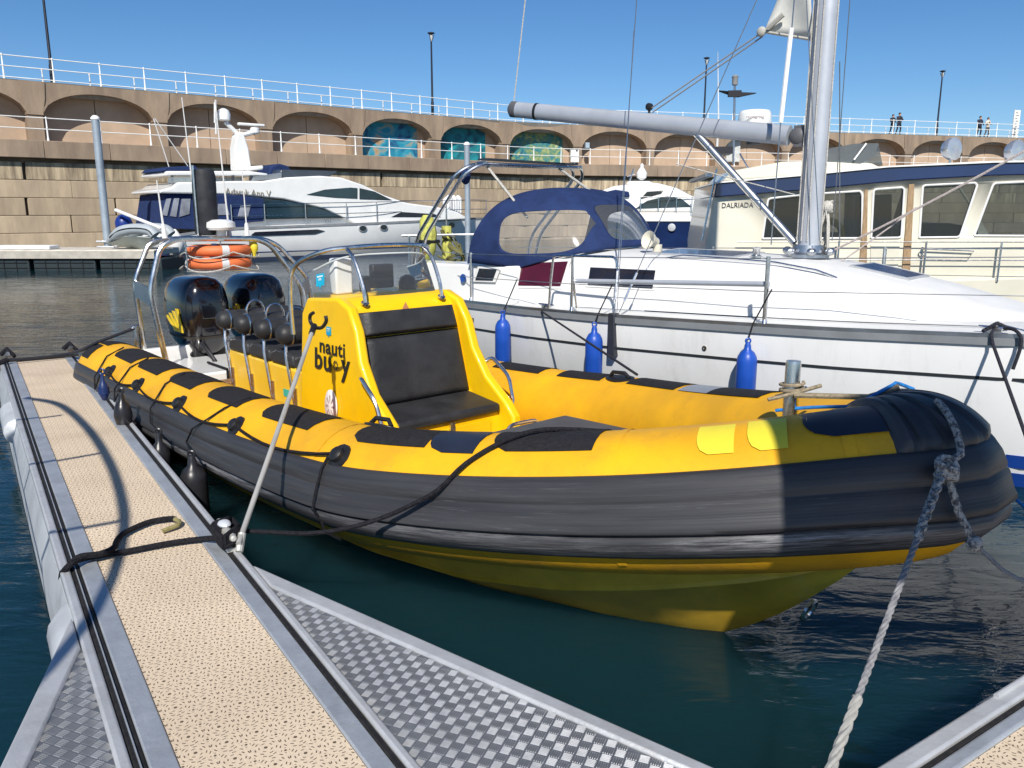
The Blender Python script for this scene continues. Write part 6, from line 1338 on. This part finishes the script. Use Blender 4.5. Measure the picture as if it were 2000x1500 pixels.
laid_rope('pale_strand', [m1, kn + (e1_ - kn) * .78], .0105, mat('pale_grey_rope', (.25, .25, .255), .95, var=.25, scale=40, col2=(.15, .15, .165)))
laid_rope('whipped_eye', [kn + (e1_ - kn) * .775, e1_ + (e1_ - kn) * .05], .015, mat('cream_rope', (.32, .315, .29), .95, var=.3, scale=60, col2=(.25, .25, .24)))
mb = MB()
for k in range(4): mb.tube([kn + np.array((.034 * math.cos(a + k), .022 * math.sin(a * 1.0 + k) - .015, .03 * math.sin(a) - .010 * k)) for a in np.linspace(0, 2 * PI, 12)[:-1]], .012, 6, loop=True)
mb.build('rope_knot', flecked, BW, world=True)
dk = float((kn - CAM) @ np.array((0, cp_, -sp_))); k2 = np.array(on_d(1903, 1062, dk - .02)); e2 = np.array(on_d(2020, 1148, dk - .1))
laid_rope('side_strand', [kn, kn + (k2 - kn) * .5 + (0, 0, -.03), k2], .0135, flecked)
mb = MB(); mb.ball(tuple(k2), (.03, .03, .03), 8, 6); mb.build('rope_knot', flecked, BW, world=True)
laid_rope('side_strand', [k2, (k2 + e2) / 2 - (0, 0, .02), e2, np.array(FF.w((1.12, -4.6, ZD + .02)))], .008, bpy.data.materials['pale_grey_rope'])
tan_rope = mat('tan_rope', (.34, .28, .19), .95, var=.25, scale=60)
post = np.array(RF.w((pb[0], 0, pb[2] + .09)))
rope('post_rope', 'tan rope from the post pin to the black bow guard', [post + (0, -.05, 0), np.array(RF.w(TP(SB + .15, 118, .03))), np.array(RF.w(TP(SB + .12, 100, .04)))], .013, tan_rope)
mb = MB(); mb.tube([post + np.array((.05 * math.cos(a), .05 * math.sin(a), .012 * a / 3)) for a in np.linspace(0, 4 * PI, 30)], .008, 6); mb.tube([post + (-.12, -.05, -.02), post + (0, -.05, .01), post + (.12, -.03, .04)], .009, 6); tag(mb.build('rope_turns', tan_rope, origin=tuple(post)), 'tan rope turns round the steel bow post', 'rope')
blue_rope = mat('bright_blue_rope', (.02, .22, .62), .8, var=.2, scale=60)
rope('blue_rope', 'thin blue rope from the foot of the post over the bow guard', smooth_path([np.array(RF.w((pb[0] - .06, -.02, pb[2] + .0))), np.array(RF.w((pb[0] + .10, .0, pb[2] + .04))), np.array(RF.w((pb[0] + .35, .02, pb[2] + .09))), np.array(RF.w(TP(SB + .1, 125, .03))), np.array(RF.w(TP(SB + .12, 104, .05))), np.array(RF.w(TP(SB + .22, 92, .05))), np.array(RF.w(TP(SB + .24, 78, .03)))], 5), .008, blue_rope)
rope('blue_rope', 'bright blue rope hanging at the right edge beyond the bow', smooth_path([np.array(RF.w(TP(SB + .2, -12, .03))), on_d(1962, 940, 4.5), on_d(1975, 965, 4.4), on_d(2003, 992, 4.3), on_d(2060, 1040, 4.3), on_z(2120, 1180, -.1)], 4), .009, blue_rope)
# yellow and green gear in the yacht cockpit
gp = np.array(YF.w(YF.x(835, 478, -5.15))); hi_vis = mat('hi_vis_yellow', (.58, .58, .13), .7, var=.2, scale=12)
HB_ = thing('horseshoe_buoy', 'pale yellow lifesaving buoy hung on the yacht pushpit', 'lifebuoy', tuple(gp), YF.rot)
MB().tube([(0.0, 0, -.2), (.0, 0, -.1), (.02, 0, .15), (.0, 0, .34), (0, 0, .40)], [.05, .11, .12, .10, .05], 10).build('buoy_body', hi_vis, HB_); MB().box((-.13, -.13, .02), (.13, .13, .07)).build('buoy_strap', black_plastic, HB_, bevel=.02)
DB_ = thing('danbuoy', 'thin yellow danbuoy float standing at the yacht stern', 'buoy', tuple(gp + (.25, .2, 0)), YF.rot)
MB().tube([(0, 0, -.2), (0, 0, .25)], .07, 10).build('float', hi_vis, DB_); MB().tube([(0, 0, .25), (0, 0, .6)], .012, 6).build('staff', steel, DB_)
mb = MB()
for k in range(14): a = random.uniform(0, 6); mb.tube([gp + (.2 + .12 * math.cos(a), .1, .2 * math.sin(a)), gp + (.35 + .1 * math.cos(a + 1), .15, -.1 + .2 * math.sin(a + 1)), gp + (.5, .2 * math.cos(a), -.25 + .1 * math.sin(a))], .012, 5)
tag(mb.build('rope_tangle', mat('olive_rope_b', (.16, .15, .05), .9), origin=tuple(gp)), 'tangle of olive rope stowed at the yacht stern rail', 'rope')
mb = MB(); mb.tube([gp + (-.35, .0, .12), gp + (.75, .1, .14)], .016, 6); mb.tube([gp + (-.25, 0, -.5), gp + (-.25, 0, .12)], .016, 6); mb.tube([gp + (.7, .1, -.5), gp + (.7, .1, .14)], .016, 6); mb.build('pushpit_rail', steel, YA, world=True)
# ================================================================ ADDED, UNSEEN THINGS OUTSIDE THE FRAME that throw shadows into it
def sunward(p, **k):
    """follow the sun ray from p up to a given y or z"""
    p = np.array(p, float); d = np.array(sdir); t = (k['y'] - p[1]) / d[1] if 'y' in k else (k['z'] - p[2]) / d[2]; return p + d * t
edge_ = sunward(RF.w(TP(s_px(1528, 15), 15)), y=.55); top_ = sunward(RF.w(TP(SB, 95, .03)), y=.55)
NB_ = thing('bow_shade_panel', 'added see-through panel on a post, out of frame, shading the inflatable bow', 'shade panel', (edge_[0], .55, ZD))  # added unseen panel, placed and sized to throw the shade on the bow
bt = top_[2] + .12 - ZD
for x in (1.75,): MB().tube([(x, .06, 0), (x, .06, bt)], .05, 10).build('bow_shade_post', alu, NB_)
bb = sunward(RF.w(TP(SB - .5, -75, .0)), y=.55)[2] - .3 - ZD; MB().box((0, -.03, bb), (1.9, -.02, bt)).build('board_panel', glass_mat('bow_shade_cloth', (.95, .95, .95), .84, .5), NB_)  # panel lets some sun through to keep the bow shade lighter
# workboat added out of frame, its hoops shaped to cast the curved deck shadow
WB = thing('shadow_caster_boat', 'added grey boat, out of frame, whose hoop frame casts the curved deck shadow', 'boat', FF.w((1.5, 2.9, 0)), FF.rot)
mb = MB(); mb.loft([[(x, -w_, .62 + .02 * x), (x, -w_ * .85, -.3), (x, w_ * .85, -.3), (x, w_, .62 + .02 * x)] for x, w_ in ((-3.0, .95), (0, 1.05), (2.2, 1.0), (3.6, .6), (4.3, .08))]); mb.build('hull', mat('grey_caster_paint', (.28, .30, .32), .4), WB, bevel=.02)
ZC = 2.95; shp = [(52, 778), (115, 790), (170, 835), (215, 905), (240, 985), (240, 1050), (222, 1120), (185, 1200), (150, 1245), (110, 1292), (60, 1345), (0, 1405)]
cp3 = [sunward(on_z(x, y, ZD), z=ZC) for x, y in shp]  # shadow outline lifted along the sun ray gives the added hoop
MB().tube(smooth_path(cp3, 5), .028, 8).build('caster_hoop', steel, WB, world=True)
lr = []
for (xa, ya), (xb, yb) in (((120, 811), (58, 819)), ((197, 885), (100, 902)), ((239, 1017), (124, 1038))):
    a_, b_ = sunward(on_z(xa, ya, ZD), z=ZC), sunward(on_z(xb, yb, ZD), z=ZC); c_ = a_ + (b_ - a_) * 2.2; MB().tube([a_, c_], .016, 8).build('caster_bar', steel, WB, world=True); lr.append(c_)
MB().tube([lr[0] * 1.0, lr[1], lr[2]], .02, 8).build('caster_rail', steel, WB, world=True)
for p in lr: MB().tube([p, (p[0] - .15, p[1] - .05, .6)], .022, 8).build('caster_leg', steel, WB, world=True)
